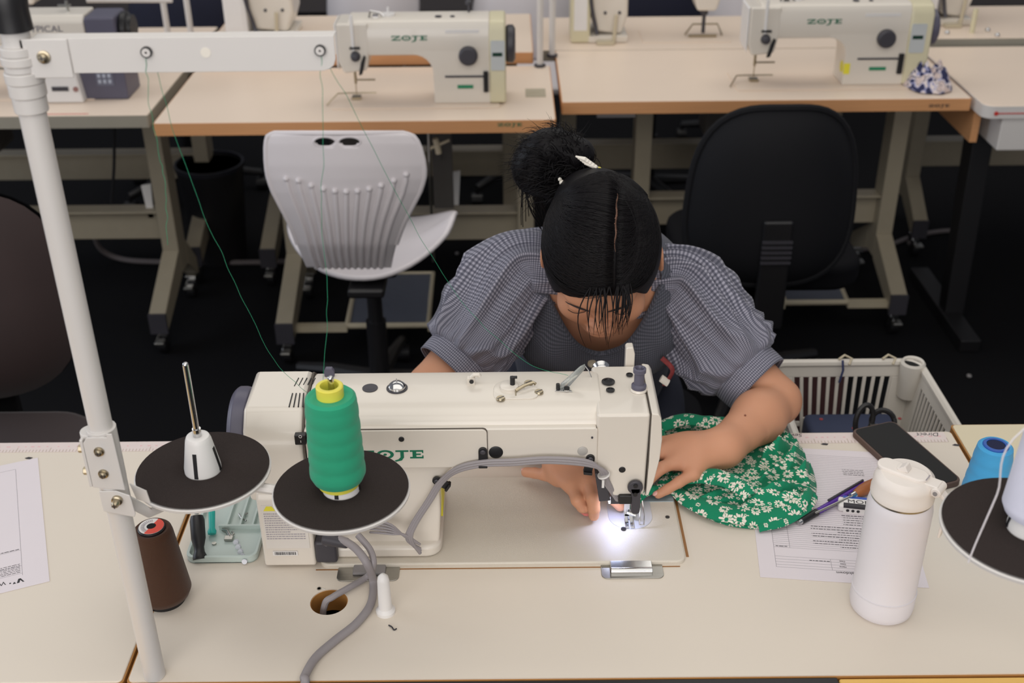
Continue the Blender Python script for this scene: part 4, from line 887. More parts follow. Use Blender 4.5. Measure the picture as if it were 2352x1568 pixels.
# narrow machine heads at the top
def narrow_head(label, px, py, z=.75):
    q = atz(px, py, z); t = thing('sewing_machine', label, 'sewing machine', (q.x, q.y, z))
    obj('head', MB().prism([(q.x - .045, z + .30), (q.x + .05, z + .30), (q.x + .042, z + .13), (q.x + .03, z + .09), (q.x - .03, z + .09), (q.x - .042, z + .13)], q.y - .05, q.y + .05, axis='y'), enamel, t, bevel=.008)
    obj('needle_bar', MB().cyl((q.x, q.y, z + .01), (q.x, q.y, z + .10), .006).cyl((q.x, q.y, z + .07), (q.x, q.y, z + .10), .012), dgrey, t)
    obj('foot', MB().box(q.x - .05, q.y - .03, z + .004, q.x + .04, q.y - .02, z + .01).tube([(q.x - .06, q.y - .02, z + .01), (q.x - .03, q.y + .03, z + .03), (q.x + .05, q.y + .03, z + .03), (q.x + .06, q.y - .01, z + .005)], .003, 6), brass, t)
    obj('bed', MB().prism(rrect(q.x - .20, q.y - .08, q.x + .08, q.y + .08, .01), z + .0003, z + .002), laminate_far, t)
narrow_head('white machine head with bare needle bar on the back table, top right of centre', 1614, 82)
narrow_head('white machine head at the very top left behind the keypad machine', 82, 66)
# white thread-stand poles on the back tables
for label, (px, py), z, hgt in (('white thread-stand pole at the back, nearer the table seam', (1240, 153), .75, .6), ('white thread-stand pole at the back, beside the cream overlocker', (1268, 130), .75, .6), ('grey thread-stand pole at the upper left, left of its pair', (388, 92), .75, .45), ('grey thread-stand pole at the upper left, right of its pair', (441, 92), .75, .45)):
    q = atz(px, py, z); t = thing('thread_stand', label, 'thread stand', (q.x, q.y, z))
    obj('pole', MB().cyl((q.x, q.y, z), (q.x, q.y, z + hgt), .0095, seg=16), white, t)
    obj('pole_nut', MB().cyl((q.x, q.y, z), (q.x, q.y, z + .008), .017, seg=6), dgrey, t)
q = atz(745, 2)
obj('lamp_tube', MB().cyl(atz(200, 0, .95), atz(395, 0, .95), .008), white, label='thin white horizontal rod at the very top left', cat='rod')
# sticker / power label on back table, spots
q = atz(1230, 213); obj('table_plate', MB().box(q.x - .028, q.y - .04, .7504, q.x + .028, q.y + .035, .7512).box(q.x - .022, q.y - .005, .751, q.x + .008, q.y + .02, .752), mat('dull_plate', (176, 166, 144), .5), label='beige plate on the table right of the middle machine', cat='plate')
for px, py in ((2268, 72), (2290, 84), (2175, 78)):
    q = atz(px, py, .765); obj('table_screw', MB().sphere((q.x, q.y, .769), .008), chrome, label={2268: 'round shiny screw on the far right back table, upper one', 2290: 'round shiny screw on the far right back table, lower right one', 2175: 'small shiny screw beside the grey overlocker'}[px], cat='screw')
q = atz(2232, 75, .765); obj('cone_peg', MB().cyl((q.x, q.y, .765), (q.x, q.y, .84), .008), enamel_y, label='short yellow peg standing on the far right back table', cat='peg')
# floral scrap
def scrap():
    mt, nt, b, N, MT = node_mat('floral_scrap', .85)
    tc = N('ShaderNodeTexCoord'); n = N('ShaderNodeTexNoise'); n.inputs['Scale'].default_value = 38; n.inputs['Detail'].default_value = 1; nt.links.new(tc.outputs['Object'], n.inputs['Vector'])
    cr = N('ShaderNodeValToRGB'); cr.color_ramp.interpolation = 'CONSTANT'; e = cr.color_ramp.elements
    e[0].color = (*lin((44, 48, 84)), 1); e[1].position = .46; e[1].color = (*lin((150, 152, 190)), 1)
    x_ = e.new(.50); x_.color = (*lin((226, 214, 212)), 1); x_ = e.new(.57); x_.color = (*lin((60, 64, 100)), 1); x_ = e.new(.60); x_.color = (*lin((214, 196, 190)), 1)
    nt.links.new(n.outputs['Fac'], cr.inputs[0]); nt.links.new(cr.outputs[0], b.inputs['Base Color'])
    return mt
from mathutils import noise as NZ
cq = atz(2108, 185)
def heap(cx, cy, z, rx, ry, h, amp, fr, nu=70, nr=26, seed=0):
    mb = MB()
    def fn(u, v):
        a = 2 * pi * u; edge = 1 + .16 * NZ.noise(Vector((cos(a) * 1.7, sin(a) * 1.7, seed)))
        x = cx + rx * v * edge * cos(a); y_ = cy + ry * v * edge * sin(a)
        zz = z + .001 + h * max(0, (1 - v ** 2.2)) * (.75 + .5 * NZ.noise(Vector((x * fr, y_ * fr, seed)))) + amp * abs(NZ.noise(Vector((x * fr * 2.4, y_ * fr * 2.4, seed + 5)))) * (1 - v ** 6) + .002
        return (x, y_, zz)
    mb.grid(fn, nu, nr, closed=True); return mb
obj('fabric_scrap', heap(cq.x + .010, cq.y - .055, .75, .066, .078, .062, .05, 20, seed=2), scrap(), solid=.0015, angle=180, label='crumpled navy and white floral fabric beside the yellow-ended machine', cat='fabric')
# ================= chairs =================
def star_base(t, x, y, m_, zc, r=.27, rot=10):
    obj('column', MB().cyl((x, y, .08), (x, y, .28), .027).cyl((x, y, .28), (x, y, zc), .02), black, t)
    for k in range(5):
        a = radians(rot + 72 * k); d = Vector((cos(a), sin(a), 0)); c0 = Vector((x, y, .10)); c1 = c0 + d * r + Vector((0, 0, -.03))
        lg_ = obj('leg', MB().tube([c0 + d * .02, c0 + d * r * .6 + Vector((0, 0, -.01)), c1], [.024, .018, .014], 8), m_, t)
        obj('caster', MB().cyl(c1 + Vector((-.02, 0, -.045)), c1 + Vector((.02, 0, -.045)), .025).cyl(c1 + Vector((0, 0, -.03)), c1, .008), black, lg_)
wc = thing('swivel_chair', 'white plastic swivel chair with a ribbed back, facing away', 'chair', (-.38, 2.72, 0))
cw = mat('chair_white_plastic', (218, 212, 214), .42, var=.01)
rows = [(306, 632, 925), (312, 616, 948), (330, 611, 962), (380, 612, 975), (410, 617, 974), (440, 628, 964), (475, 646, 946), (505, 662, 930), (535, 675, 918), (565, 686, 908), (590, 696, 902), (612, 706, 898)]
RW = []
for py, a, b in rows:
    f = (py - 306) / 306.0; yy = 2.47 + .05 * f * f - .015 * sin(pi * f)
    RW.append((aty(a, py, yy), aty(b, py, yy)))
def bfn(u, v):
    k = v * (len(RW) - 1); i = min(int(k), len(RW) - 2); f = k - i
    A = RW[i][0].lerp(RW[i + 1][0], f); B_ = RW[i][1].lerp(RW[i + 1][1], f)
    p = A.lerp(B_, u); s_ = (2 * u - 1)
    dy = -.012 + .035 * s_ * s_ + (.030 * max(0, v - .8) * 5 * (1 - .4 * s_ * s_))
    p.z -= dy * (CAMZ - p.z) / p.y; p.x += dy * p.x / p.y; p.y += dy
    return p
bk = MB(); 
bk.grid(lambda u, v: bfn(u, v), 96, 84)
# cut the two oval openings
def inhole(p):
    for hxp in (746, 803):
        c = aty(hxp, 325, p.y)
        if ((p.x - c.x) / .0235) ** 2 + ((p.z - c.z) / .0105) ** 2 < 1: return True
    return False
bk.f = [f for f in bk.f if not inhole(sum((bk.v[i] for i in f), Vector()) / 4)]
backo = obj('backrest', bk, cw, wc, solid=.007, angle=180)
sb = MB(); n = 40
pth = [bfn(u, 0) for u in [i / 20 for i in range(21)]] + [bfn(1, v) for v in [i / 20 for i in range(1, 17)]]
pth2 = [bfn(0, v) for v in [i / 20 for i in range(16, 0, -1)]]
obj('rim', MB().tube(pth2 + pth, .0065, 8), cw, wc)
ov = MB()
for hxp in (746, 803):
    c = aty(hxp, 325, 2.455)
    yy = bfn((c.x - RW[2][0].x) / (RW[2][1].x - RW[2][0].x), .17).y; c = aty(hxp, 325, yy)
    ov.tube([Vector((c.x + .0245 * cos(a), yy - .002, c.z + .0115 * sin(a))) for a in [2 * pi * i / 24 for i in range(25)]], .0025, 6)
obj('grip_rim', ov, cw, backo)
for k in range(11):
    u0_ = .115 + .077 * k; v0 = .36 + .12 * (1 - ((k - 5) / 5) ** 2) - (.03 if k else 0)
    pts = []
    for j in range(17):
        f = j / 16; v = v0 + (1 - v0) * f; u = u0_ + (.5 + (u0_ - .5) * 1.0 - u0_) * f
        p = bfn(u, v); p.y -= .005; pts.append(p)
    obj('back_rib', MB().tube(pts, [.0045] + [.0055] * 12 + [.006] * 4, 8).sphere(pts[0], .007), cw, backo)
def seat(u, v):
    a = 2 * pi * u; sx, sy = .215, .205
    e = (abs(cos(a)) ** 2.15 + abs(sin(a)) ** 2.15) ** (-1 / 2.15)
    x = v * e * cos(a) * sx; y_ = v * e * sin(a) * sy; z = .485 + .125 * abs(x / sx) ** 2.2 * (.62 - .55 * min(0, -.3 + abs(y_ / sy)) ) - .015 * max(0, y_ / sy) ** 2
    M = T(-.352, 2.755, 0) @ Matrix.Rotation(radians(-8), 4, 'Z')
    return M @ Vector((x, y_, z))
sm = MB(); sm.grid(seat, 60, 16, closed=True)
obj('seat', sm, cw, wc, solid=.009, angle=180)
obj('seat_plate', MB().box(-.42, 2.66, .43, -.29, 2.78, .452), black, wc, bevel=.01)
obj('back_bracket', MB().box(-.40, 2.53, .44, -.31, 2.68, .465), black, wc, bevel=.008)
star_base(wc, -.36, 2.72, black, .44)
bch = thing('office_chair', 'black fabric office chair with a large rounded back, facing away', 'chair', (.63, 2.68, 0))
blk_f = mat('black_fabric', (14, 14, 18), .9, var=.2, scale=200, bump=.3, bscale=600, spec=.15)
blk_p = mat('black_shell', (15, 15, 19), .75, var=.08, spec=.25)
c0 = aty(1782, 458, 2.52)
def panel(th0, th1, sx, sz, c, dy, back):
    mb = MB()
    def fn(u, v):
        a = 2 * pi * u; e = (abs(cos(a)) ** 3.2 + abs(sin(a)) ** 3.2) ** (-1 / 3.2)
        x = v * e * cos(a); z = v * e * sin(a)
        w = 1.0 - .07 * z - .10 * max(0, z) ** 2
        prof_ = (1 - v ** 5)
        return Vector((c.x + x * sx * w + .008 * z, c.y + dy * prof_ * .04 + .05 * (x * x) + .03 * z, c.z + z * sz))
    mb.grid(fn, 56, 18, closed=True); return mb
bb = panel(0, 0, .193, .205, c0, -1, 0)
obj('back_shell', bb, blk_p, bch, angle=180)
obj('back_cushion', panel(0, 0, .197, .209, c0 + Vector((0, .012, 0)), 1.6, 1), blk_f, bch, angle=180)
obj('back_edge', MB().tube([panel(0, 0, .194, .207, c0 + Vector((0, .005, 0)), 0, 0).v[18 * 56 + (i % 56)] for i in range(57)], .010, 8), dgrey if False else blk_p, bch)
obj('back_support', MB().box(c0.x - .035, 2.46, .38, c0.x + .035, 2.485, c0.z - .03).box(c0.x - .035, 2.47, .37, c0.x + .035, 2.66, .395), black, bch, bevel=.008)
rb = MB()
for k in range(5): rb.box(c0.x - .035, 2.455, .56 + .013 * k, c0.x + .035, 2.461, .566 + .013 * k)
obj('support_grooves', rb, dgrey, bch)
obj('seat', MB().prism(rrect(.42, 2.58, .88, 2.98, .09, 8), .42, .49), blk_f, bch, bevel=.02, seg=3)
obj('adjust_lever', MB().tube([(.60, 2.66, .40), (.45, 2.6, .41), (.40, 2.58, .42)], .007, 8).sphere((.40, 2.58, .42), .012), dgrey, bch)
star_base(bch, .63, 2.75, black, .40, rot=30)
bfab = mat('dark_maroon_fabric', (44, 28, 27), .75, var=.25, scale=6, bump=.1, sheen=.2)
bch2 = thing('office_chair', 'dark brown office chair with a rounded back at the left edge', 'chair', (-.98, 1.95, 0))
c1_ = Vector((-1.088, 2.0, .722))
obj('back_cushion', panel(0, 0, .225, .21, c1_, -1.3, 0), bfab, bch2, angle=180)
obj('back_shell', panel(0, 0, .226, .212, c1_ + Vector((0, .010, 0)), 1.2, 0), blk_p, bch2, angle=180)
obj('back_support', MB().box(-1.08, 2.01, .40, -1.01, 2.035, .7).box(-1.08, 1.85, .40, -1.01, 2.03, .42), black, bch2, bevel=.006)
obj('seat', MB().prism(rrect(-1.28, 1.56, -.80, 1.96, .10, 8), .42, .50), bfab, bch2, bevel=.02, seg=3)
star_base(bch2, -1.04, 1.78, black, .42)
# chairs at the very back
def back_chair(label, x, y, m_, w=.21, top=.80):
    t = thing('swivel_chair', label, 'chair', (x, y, 0))
    obj('backrest', panel(0, 0, w, .17, Vector((x, y, top - .17)), -1, 0), m_, t, angle=180, solid=.008)
    obj('seat', MB().prism(rrect(x - .2, y - .40, x + .2, y, .08, 6), .43, .46), m_, t, bevel=.01)
    star_base(t, x, y - .2, black, .43)
back_chair('white chair back at the top, above the middle machine head', -.51, 4.42, cw, .17, .90)
back_chair('white chair at the top, right of the middle thread post', .06, 4.55, cw, .20, .80)
back_chair('dark navy chair back at the top, between overlocker and machine head', .52, 4.35, mat('navy_fabric', (22, 24, 46), .8, var=.1), .21, .86)
back_chair('pale grey chair behind the needle head at the top right', .99, 4.95, cw, .16, .78)
back_chair('dark navy chair at the upper left behind the thread poles', -1.25, 4.5, mat('navy_fabric', (22, 24, 46)), .22, .80)
# ================= floor things =================
bnq = atz(490, 520, 0)
wb = thing('waste_bin', 'black waste bin on the floor under the tables at left', 'bin', (bnq.x, 3.72, 0))
bx, by = aty(488, 430, 3.72).x, 3.72
obj('bin_body', MB().lathe([(0, .0), (.085, 0), (.112, .34), (.108, .34), (.082, .01), (0, .01)], T(bx, by, 0), 36), black, wb)
obj('bin_rim', MB().lathe([(.110, .335), (.116, .335), (.116, .35), (.108, .35), (.110, .335)], T(bx, by, 0), 36), mat('bin_bag', (34, 34, 42), .4), wb)
fcab = mat('floor_cable', (112, 104, 104), .6)
obj('floor_cable', MB().tube(spline([atz(215, 540, .12), atz(232, 572, .05), atz(270, 592, .01), atz(330, 600, .008), atz(470, 602, .008), atz(600, 602, .008), atz(690, 598, .008)], 6), .009, 8), fcab, label='grey cable lying across the floor at left under the tables', cat='cable')
obj('floor_cable', MB().tube(spline([atz(1920, 580, .01), atz(2030, 565, .008), atz(2090, 545, .008), atz(2150, 532, .008), atz(2220, 527, .008)], 6), .008, 8), fcab, label='grey cable curving on the floor right of the black chair', cat='cable')
for px, py, s_, lb in ((1915, 585, .05, 'pale curled offcut on the floor beside the right table leg'), (1920, 618, .06, 'larger pale offcut on the floor over the right pedal')):
    q = atz(px, py, 0); obj('paper_offcut', heap(q.x, q.y, 0, s_, s_ * .6, .03, .01, 10, 24, 8, seed=px % 7), grey, solid=.001, angle=180, label=lb, cat='paper')
for px, py in ((2225, 867), (1945, 455), (1050, 585), (2210, 540)):
    q = atz(px, py, 0); obj('lint_scrap', MB().sphere((q.x, q.y, .006), .007, (1, 1.2, .7)), grey, label={2225: 'lone pale lint speck on the dark floor at right', 1945: 'pale scrap on the floor under the back right table', 1050: 'pale scrap on the floor under the middle table', 2210: 'pale scrap on the floor near the right cable'}[px], cat='scrap')
# knee lifter & rod under middle table
t = thing('knee_lifter', 'steel knee lifter rod hanging under the middle back table', 'knee lifter', aty(985, 300, 3.05))
obj('rod', MB().cyl(aty(984, 302, 3.05), aty(986, 370, 3.05), .005).cyl(aty(986, 370, 3.05), aty(996, 600, 3.1), .004), steel, t)
obj('wing_screw', MB().cyl(aty(1000, 318, 3.05), aty(1008, 352, 3.05), .009).cyl(aty(985, 342, 3.05), aty(1032, 322, 3.05), .004), beige, t)
obj('bracket_plate', MB().box(-.222, 3.14, .42, -.165, 3.16, .70).box(-.215, 3.135, .57, -.195, 3.142, .60), framed, t)
for px, a, lb in ((1045, 400, 'white wedge tag hanging under the middle back table'), (335, 430, 'white tag hanging beside the left table leg')):
    q = aty(px, a, 3.3); obj('hanging_tag', MB().prism([(q.x - .014, q.z + .005), (q.x + .016, q.z + .01), (q.x + .008, q.z - .10), (q.x - .008, q.z - .10)], 3.30, 3.306, axis='y'), whitepl, label=lb, cat='tag')
q0 = aty(262, 280, 3.25); obj('hanging_cord', MB().tube(spline([aty(262, 285, 3.24), aty(262, 380, 3.24), aty(256, 465, 3.24)], 5), .005, 6), black, tleft)
obj('under_box', MB().box(aty(1370, 262, 3.14).x, 3.12, .695, aty(1458, 262, 3.14).x, 3.16, .712), grey, label='grey bracket under the front edge of the right back table', cat='bracket')
# ================= the person =================
# signed-distance modelling: smooth union of tapered capsules and ellipsoids, polygonised with surface nets
def sdf_mesh(prims, h, pad=.02):
    lo = np.array([1e9] * 3); hi = -lo
    for p in prims:
        if p['op'] == 'add': lo = np.minimum(lo, p['lo']); hi = np.maximum(hi, p['hi'])
    lo -= pad; hi += pad; dims = np.ceil((hi - lo) / h).astype(int) + 1
    F = np.full(dims, 1.0, np.float32)
    ax = [lo[i] + h * np.arange(dims[i]) for i in range(3)]
    for p in prims:
        k = p['k']; e = max(k, h * 3) + h * 2
        a = np.maximum(np.floor((p['lo'] - e - lo) / h).astype(int), 0); b = np.minimum(np.ceil((p['hi'] + e - lo) / h).astype(int) + 1, dims)
        if (b <= a).any(): continue
        X, Y, Z = np.meshgrid(ax[0][a[0]:b[0]], ax[1][a[1]:b[1]], ax[2][a[2]:b[2]], indexing='ij')
        d = p['f'](X, Y, Z).astype(np.float32); S = F[a[0]:b[0], a[1]:b[1], a[2]:b[2]]
        if p['op'] == 'add':
            hh = np.maximum(k - np.abs(S - d), 0) if k > 0 else 0; S[...] = np.minimum(S, d) - (hh * hh * .25 / k if k > 0 else 0)
        else:
            d = -d; hh = np.maximum(k - np.abs(S - d), 0) if k > 0 else 0; S[...] = np.maximum(S, d) + (hh * hh * .25 / k if k > 0 else 0)
    ins = F < 0; nx, ny, nz = [d - 1 for d in dims]
    cn = lambda A, c: A[c[0]:c[0] + nx, c[1]:c[1] + ny, c[2]:c[2] + nz]
    cs = [(i, j, k) for i in (0, 1) for j in (0, 1) for k in (0, 1)]
    s_ = np.zeros((nx, ny, nz), np.int8)
    for c in cs: s_ += cn(ins, c)
    I = np.nonzero((s_ > 0) & (s_ < 8)); ids = -np.ones((nx, ny, nz), np.int32); ids[I] = np.arange(len(I[0]))
    G = {c: F[I[0] + c[0], I[1] + c[1], I[2] + c[2]] for c in cs}; acc = np.zeros((len(I[0]), 3)); cnt = np.zeros(len(I[0]))
    for c in cs:
        for d in range(3):
            if c[d] == 1: continue
            c2 = list(c); c2[d] = 1; A = G[c]; B = G[tuple(c2)]; m_ = (A < 0) != (B < 0)
            t = np.where(m_, A / np.where(m_, A - B, 1), 0)
            for q in range(3): acc[:, q] += np.where(m_, c[q] + (t if q == d else 0), 0)
            cnt += m_
    V = acc / cnt[:, None]; V = (V + np.stack(I, 1)) * h + lo
    Q = []
    for d in range(3):
        o = [(d + 1) % 3, (d + 2) % 3]
        sl0 = [slice(0, n) for n in dims]; sl1 = list(sl0); sl0[d] = slice(0, dims[d] - 1); sl1[d] = slice(1, dims[d])
        s0 = ins[tuple(sl0)]; s1 = ins[tuple(sl1)]; E_ = np.nonzero(s0 != s1); P = np.stack(E_, 1)
        ok = (P[:, o[0]] > 0) & (P[:, o[1]] > 0) & (P[:, o[0]] < dims[o[0]] - 1) & (P[:, o[1]] < dims[o[1]] - 1); P = P[ok]
        fl = s0[tuple(P.T)]
        def g(a, b):
            R = P.copy(); R[:, o[0]] -= a; R[:, o[1]] -= b; return ids[tuple(R.T)]
        q = np.stack([g(1, 1), g(0, 1), g(0, 0), g(1, 0)], 1); q[~fl] = q[~fl][:, ::-1]; Q.append(q)
    return V, np.concatenate(Q)
def cap(a, b, ra, rb, k=.02, op='add'):
    a = np.array(a, float); b = np.array(b, float)
    def f(X, Y, Z):
        P = np.stack([X - a[0], Y - a[1], Z - a[2]], -1); ba = b - a; t = np.clip((P @ ba) / (ba @ ba), 0, 1)
        return np.linalg.norm(P - t[..., None] * ba, axis=-1) - (ra + (rb - ra) * t)
    r = max(ra, rb); return dict(f=f, lo=np.minimum(a, b) - r, hi=np.maximum(a, b) + r, k=k, op=op)
def ell(c, r, R=None, k=.02, op='add'):
    c = np.array(c, float); r = np.array(r, float); Rm = np.array(R.to_3x3() if R is not None else Matrix.Identity(3))
    def f(X, Y, Z):
        P = np.stack([X - c[0], Y - c[1], Z - c[2]], -1) @ Rm
        k0 = np.linalg.norm(P / r, axis=-1); k1 = np.linalg.norm(P / (r * r), axis=-1)
        return k0 * (k0 - 1) / np.maximum(k1, 1e-9)
    m_ = r.max(); return dict(f=f, lo=c - m_, hi=c + m_, k=k, op=op)
def np_obj(name, V, Q, m_, parent, keep=None, **kw):
    off = np.array(ROOTLOC[parent.name]); me = bpy.data.meshes.new(name)
    if keep is not None:
        cen = V[Q].mean(1); Q = Q[keep(cen)]; used = np.unique(Q); mp = -np.ones(len(V), int); mp[used] = np.arange(len(used)); V = V[used]; Q = mp[Q]
    V = V - off
    me.vertices.add(len(V)); me.vertices.foreach_set('co', V.astype(np.float32).ravel())
    me.loops.add(Q.size); me.loops.foreach_set('vertex_index', Q.ravel().astype(np.int32))
    me.polygons.add(len(Q)); me.polygons.foreach_set('loop_start', (np.arange(len(Q)) * 4).astype(np.int32)); 
    me.update(calc_edges=True); me.validate()
    me.polygons.foreach_set('use_smooth', [True] * len(me.polygons)); me.materials.append(m_)
    o = bpy.data.objects.new(name, me); COL.objects.link(o); o.parent = parent; ROOTLOC[o.name] = Vector(off)
    if kw.get('smooth_it'):
        md = o.modifiers.new('sm', 'SMOOTH'); md.iterations = kw['smooth_it']; md.factor = .5
    if kw.get('solid'):
        md = o.modifiers.new('so', 'SOLIDIFY'); md.thickness = kw['solid']; md.offset = kw.get('off', 1)
    return o
per = thing('person', 'person with black tied-up hair in a grey checked blouse leaning over the sewing machine', 'person', (.14, 1.85, 0))
# head frame
HA = radians(35); HY = radians(-5); HR = radians(-5)
HC = Vector((.130, 1.520, 1.034))
hu = Vector((0, -sin(HA), cos(HA))); hn = Vector((0, -cos(HA), -sin(HA))); hx = Vector((1, 0, 0))
Rh = Matrix((hx, -hn, hu)).transposed().to_4x4()           # head local: x right, -y face forward, z crown
Rh = Rh @ Matrix.Rotation(HR, 4, 'Y') @ Matrix.Rotation(HY, 4, 'Z')
MH = Matrix.Translation(HC) @ Rh
def H(x, f, z): return MH @ Vector((x, -f, z))              # f = distance towards the face
skinm = mat('skin', (200, 145, 114), .52, var=.05, scale=25, sss=.10, spec=.35)
body = []
A = body.append
# head (sculpted on the head frame)
A(ell(H(0, .0, .015), (.073, .092, .088), Rh, .0)); A(ell(H(0, .014, -.045), (.063, .068, .066), Rh, .02))
A(ell(H(0, .045, -.085), (.040, .036, .034), Rh, .025)); A(ell(H(0, .068, -.103), (.018, .014, .014), Rh, .02))   # jaw, chin
A(ell(H(.036, .056, -.050), (.026, .022, .027), Rh, .02)); A(ell(H(-.036, .056, -.050), (.026, .022, .027), Rh, .02))  # cheeks
A(ell(H(0, .074, .010), (.045, .016, .02), Rh, .02))         # brow
for s in (-1, 1):
    A(ell(H(s * .031, .086, -.018), (.015, .010, .009), Rh, .012, 'sub'))
    A(ell(H(s * .031, .0735, -.019), (.0145, .0115, .0115), Rh, .004))
A(cap(H(0, .083, -.010), H(0, .097, -.040), .0045, .0070, .014)); A(ell(H(0, .098, -.044), (.0085, .0075, .0068), Rh, .008))
for s in (-1, 1): A(ell(H(s * .011, .089, -.047), (.0062, .0062, .0052), Rh, .006))
A(ell(H(0, .088, -.071), (.020, .008, .0055), Rh, .008)); A(ell(H(0, .087, -.081), (.017, .008, .006), Rh, .008)); A(ell(H(0, .097, -.0757), (.018, .006, .0012), Rh, .003, 'sub'))
for s in (-1, 1):   # ears
    A(ell(H(s * .083, -.006, -.018), (.006, .017, .030), Rh @ Matrix.Rotation(s * .3, 4, 'Z'), .008)); A(ell(H(s * .089, -.002, -.016), (.004, .009, .017), Rh @ Matrix.Rotation(s * .3, 4, 'Z'), .004, 'sub'))
# neck, torso
A(cap(H(0, -.030, -.055), (.138, 1.625, .955), .050, .056, .03)); A(cap((.138, 1.625, .955), (.14, 1.66, .93), .056, .07, .04))
SL = Vector((.036, 1.645, .925)); SR = Vector((.240, 1.64, .897))
A(cap((.10, 1.645, .935), SL, .052, .048, .05)); A(cap((.175, 1.64, .925), SR, .052, .048, .05))
A(ell((.14, 1.715, .875), (.132, .078, .122), Matrix.Rotation(radians(-28), 4, 'X'), .06))
A(ell((.14, 1.76, .74), (.125, .09, .14), Matrix.Rotation(radians(-25), 4, 'X'), .06)); A(ell((.14, 1.85, .58), (.165, .13, .11), None, .05))
for s in (-1, 1):
    A(ell((.14 + s * .062, 1.640, .835), (.054, .050, .050), None, .04))
    A(cap((.14 + s * .085, 1.85, .55), (.14 + s * .10, 1.70, .545), .082, .070, .04))
# arms
WR = Vector((.300, 1.372, .797)); ER = Vector((.402, 1.500, .793))
WL = Vector((.062, 1.388, .803)); EL = Vector((-.125, 1.515, .812))
for S_, E_, W_ in ((SR, ER, WR), (SL, EL, WL)):
    A(cap(S_, S_.lerp(E_, .55), .050, .047, .03)); A(cap(S_.lerp(E_, .55), E_, .046, .036, .02)); A(ell(E_, (.034, .034, .033), None, .012))
    A(cap(E_, E_.lerp(W_, .35), .034, .0365, .006)); A(cap(E_.lerp(W_, .35), W_, .0370, .0262, .02))
def finger(pts, r0, r1, k=.0025):
    n = len(pts) - 1
    for i in range(n):
        ra = r0 + (r1 - r0) * i / n; rb = r0 + (r1 - r0) * (i + 1) / n; A(cap(pts[i], pts[i + 1], ra, rb, k if i else .005))
# her left hand (image right): palm down on the fabric, fingers towards the needle
A(cap(WR, (.262, 1.362, .797), .0255, .026, .02)); A(ell((.250, 1.360, .795), (.040, .030, .017), Matrix.Rotation(radians(14), 4, 'Z'), .02)); A(ell((.243, 1.378, .794), (.030, .024, .016), Matrix.Rotation(radians(14), 4, 'Z'), .02))
mc = [(.216, 1.388, .793), (.218, 1.364, .798), (.229, 1.340, .796), (.251, 1.323, .787)]
for p in mc: A(cap((.266, 1.362, .795), p, .016, .0100, .012))
FL = [[mc[0], (.190, 1.376, .797), (.170, 1.356, .785), (.165, 1.342, .770)], [mc[1], (.195, 1.352, .799), (.176, 1.338, .787), (.168, 1.328, .772)],
      [mc[2], (.208, 1.330, .793), (.191, 1.322, .781), (.180, 1.317, .769)], [mc[3], (.230, 1.312, .781), (.214, 1.307, .773), (.201, 1.305, .7655)]]
for f_, (ra, rb) in zip(FL, ((.0096, .0072), (.0098, .0072), (.0095, .0070), (.0086, .0062))): finger(f_, ra, rb)
A(cap((.262, 1.385, .788), (.232, 1.408, .780), .014, .0115, .012)); A(cap((.232, 1.408, .780), (.205, 1.402, .772), .0112, .009, .006))
# her right hand (image left)
WL2 = atz(1285, 1062, .800)
A(cap(WL, WL2, .0255, .025, .02)); A(ell(atz(1328, 1088, .797), (.036, .036, .016), Matrix.Rotation(radians(15), 4, 'Z'), .02))
FR = [[atz(1388, 1088, .797), atz(1402, 1128, .794), atz(1412, 1148, .781), atz(1424, 1162, .769)], [atz(1352, 1110, .800), atz(1362, 1145, .797), atz(1364, 1168, .784), atz(1364, 1184, .769)],
      [atz(1316, 1116, .796), atz(1326, 1148, .791), atz(1338, 1164, .779), atz(1352, 1168, .768)], [atz(1282, 1098, .789), atz(1250, 1090, .785), atz(1228, 1086, .780), atz(1208, 1084, .776)]]
for f_, (ra, rb) in zip(FR, ((.0100, .0073), (.0102, .0074), (.0098, .0072), (.0088, .0072))):
    A(cap(atz(1310, 1070, .798), f_[0], .016, .0102, .012)); finger(f_, ra, rb)
A(cap(atz(1340, 1060, .792), atz(1395, 1062, .784), .014, .0115, .012)); A(cap(atz(1395, 1062, .784), atz(1432, 1085, .775), .0112, .0088, .004))
Vb, Qb = sdf_mesh(body, .0021)
bo_ = np_obj('body', Vb, Qb, skinm, per, smooth_it=2)
# nails
nail = mat('nail_pink', (228, 170, 160), .25)
def nailat(tip, prev, up_=(0, 0, 1), r=.0062, m_=nail):
    tip = Vector(tip); d = (tip - Vector(prev)).normalized(); s = d.cross(Vector(up_)).normalized(); u = s.cross(d)
    M = frame_on(tip + u * r * .62 + d * r * .25, s, d)
    return obj('fingernail', _nail(M, r), m_, bo_)
def _nail(M, r):
    mb = MB(); prof = [(1e-9, -1), ]; o = MB(); o.sphere((0, 0, 0), 1, (r * .64, r * .9, r * .42), 14); mb.add(o.v, o.f, M); return mb
nailat(FL[3][3], FL[3][2]); nailat(FL[2][3], FL[2][2]); nailat(FR[0][3], FR[0][2], r=.007); nailat(FR[3][3], FR[3][2]); nailat(FR[1][3], FR[1][2], r=.007, m_=mat('dark_nail', (60, 34, 30), .3))
obj('mole', MB().sphere(tuple(ER.lerp(WR, .62) + Vector((-.004, -.012, .0315))), .0016), mat('mole_brown', (120, 66, 46), .6), bo_)
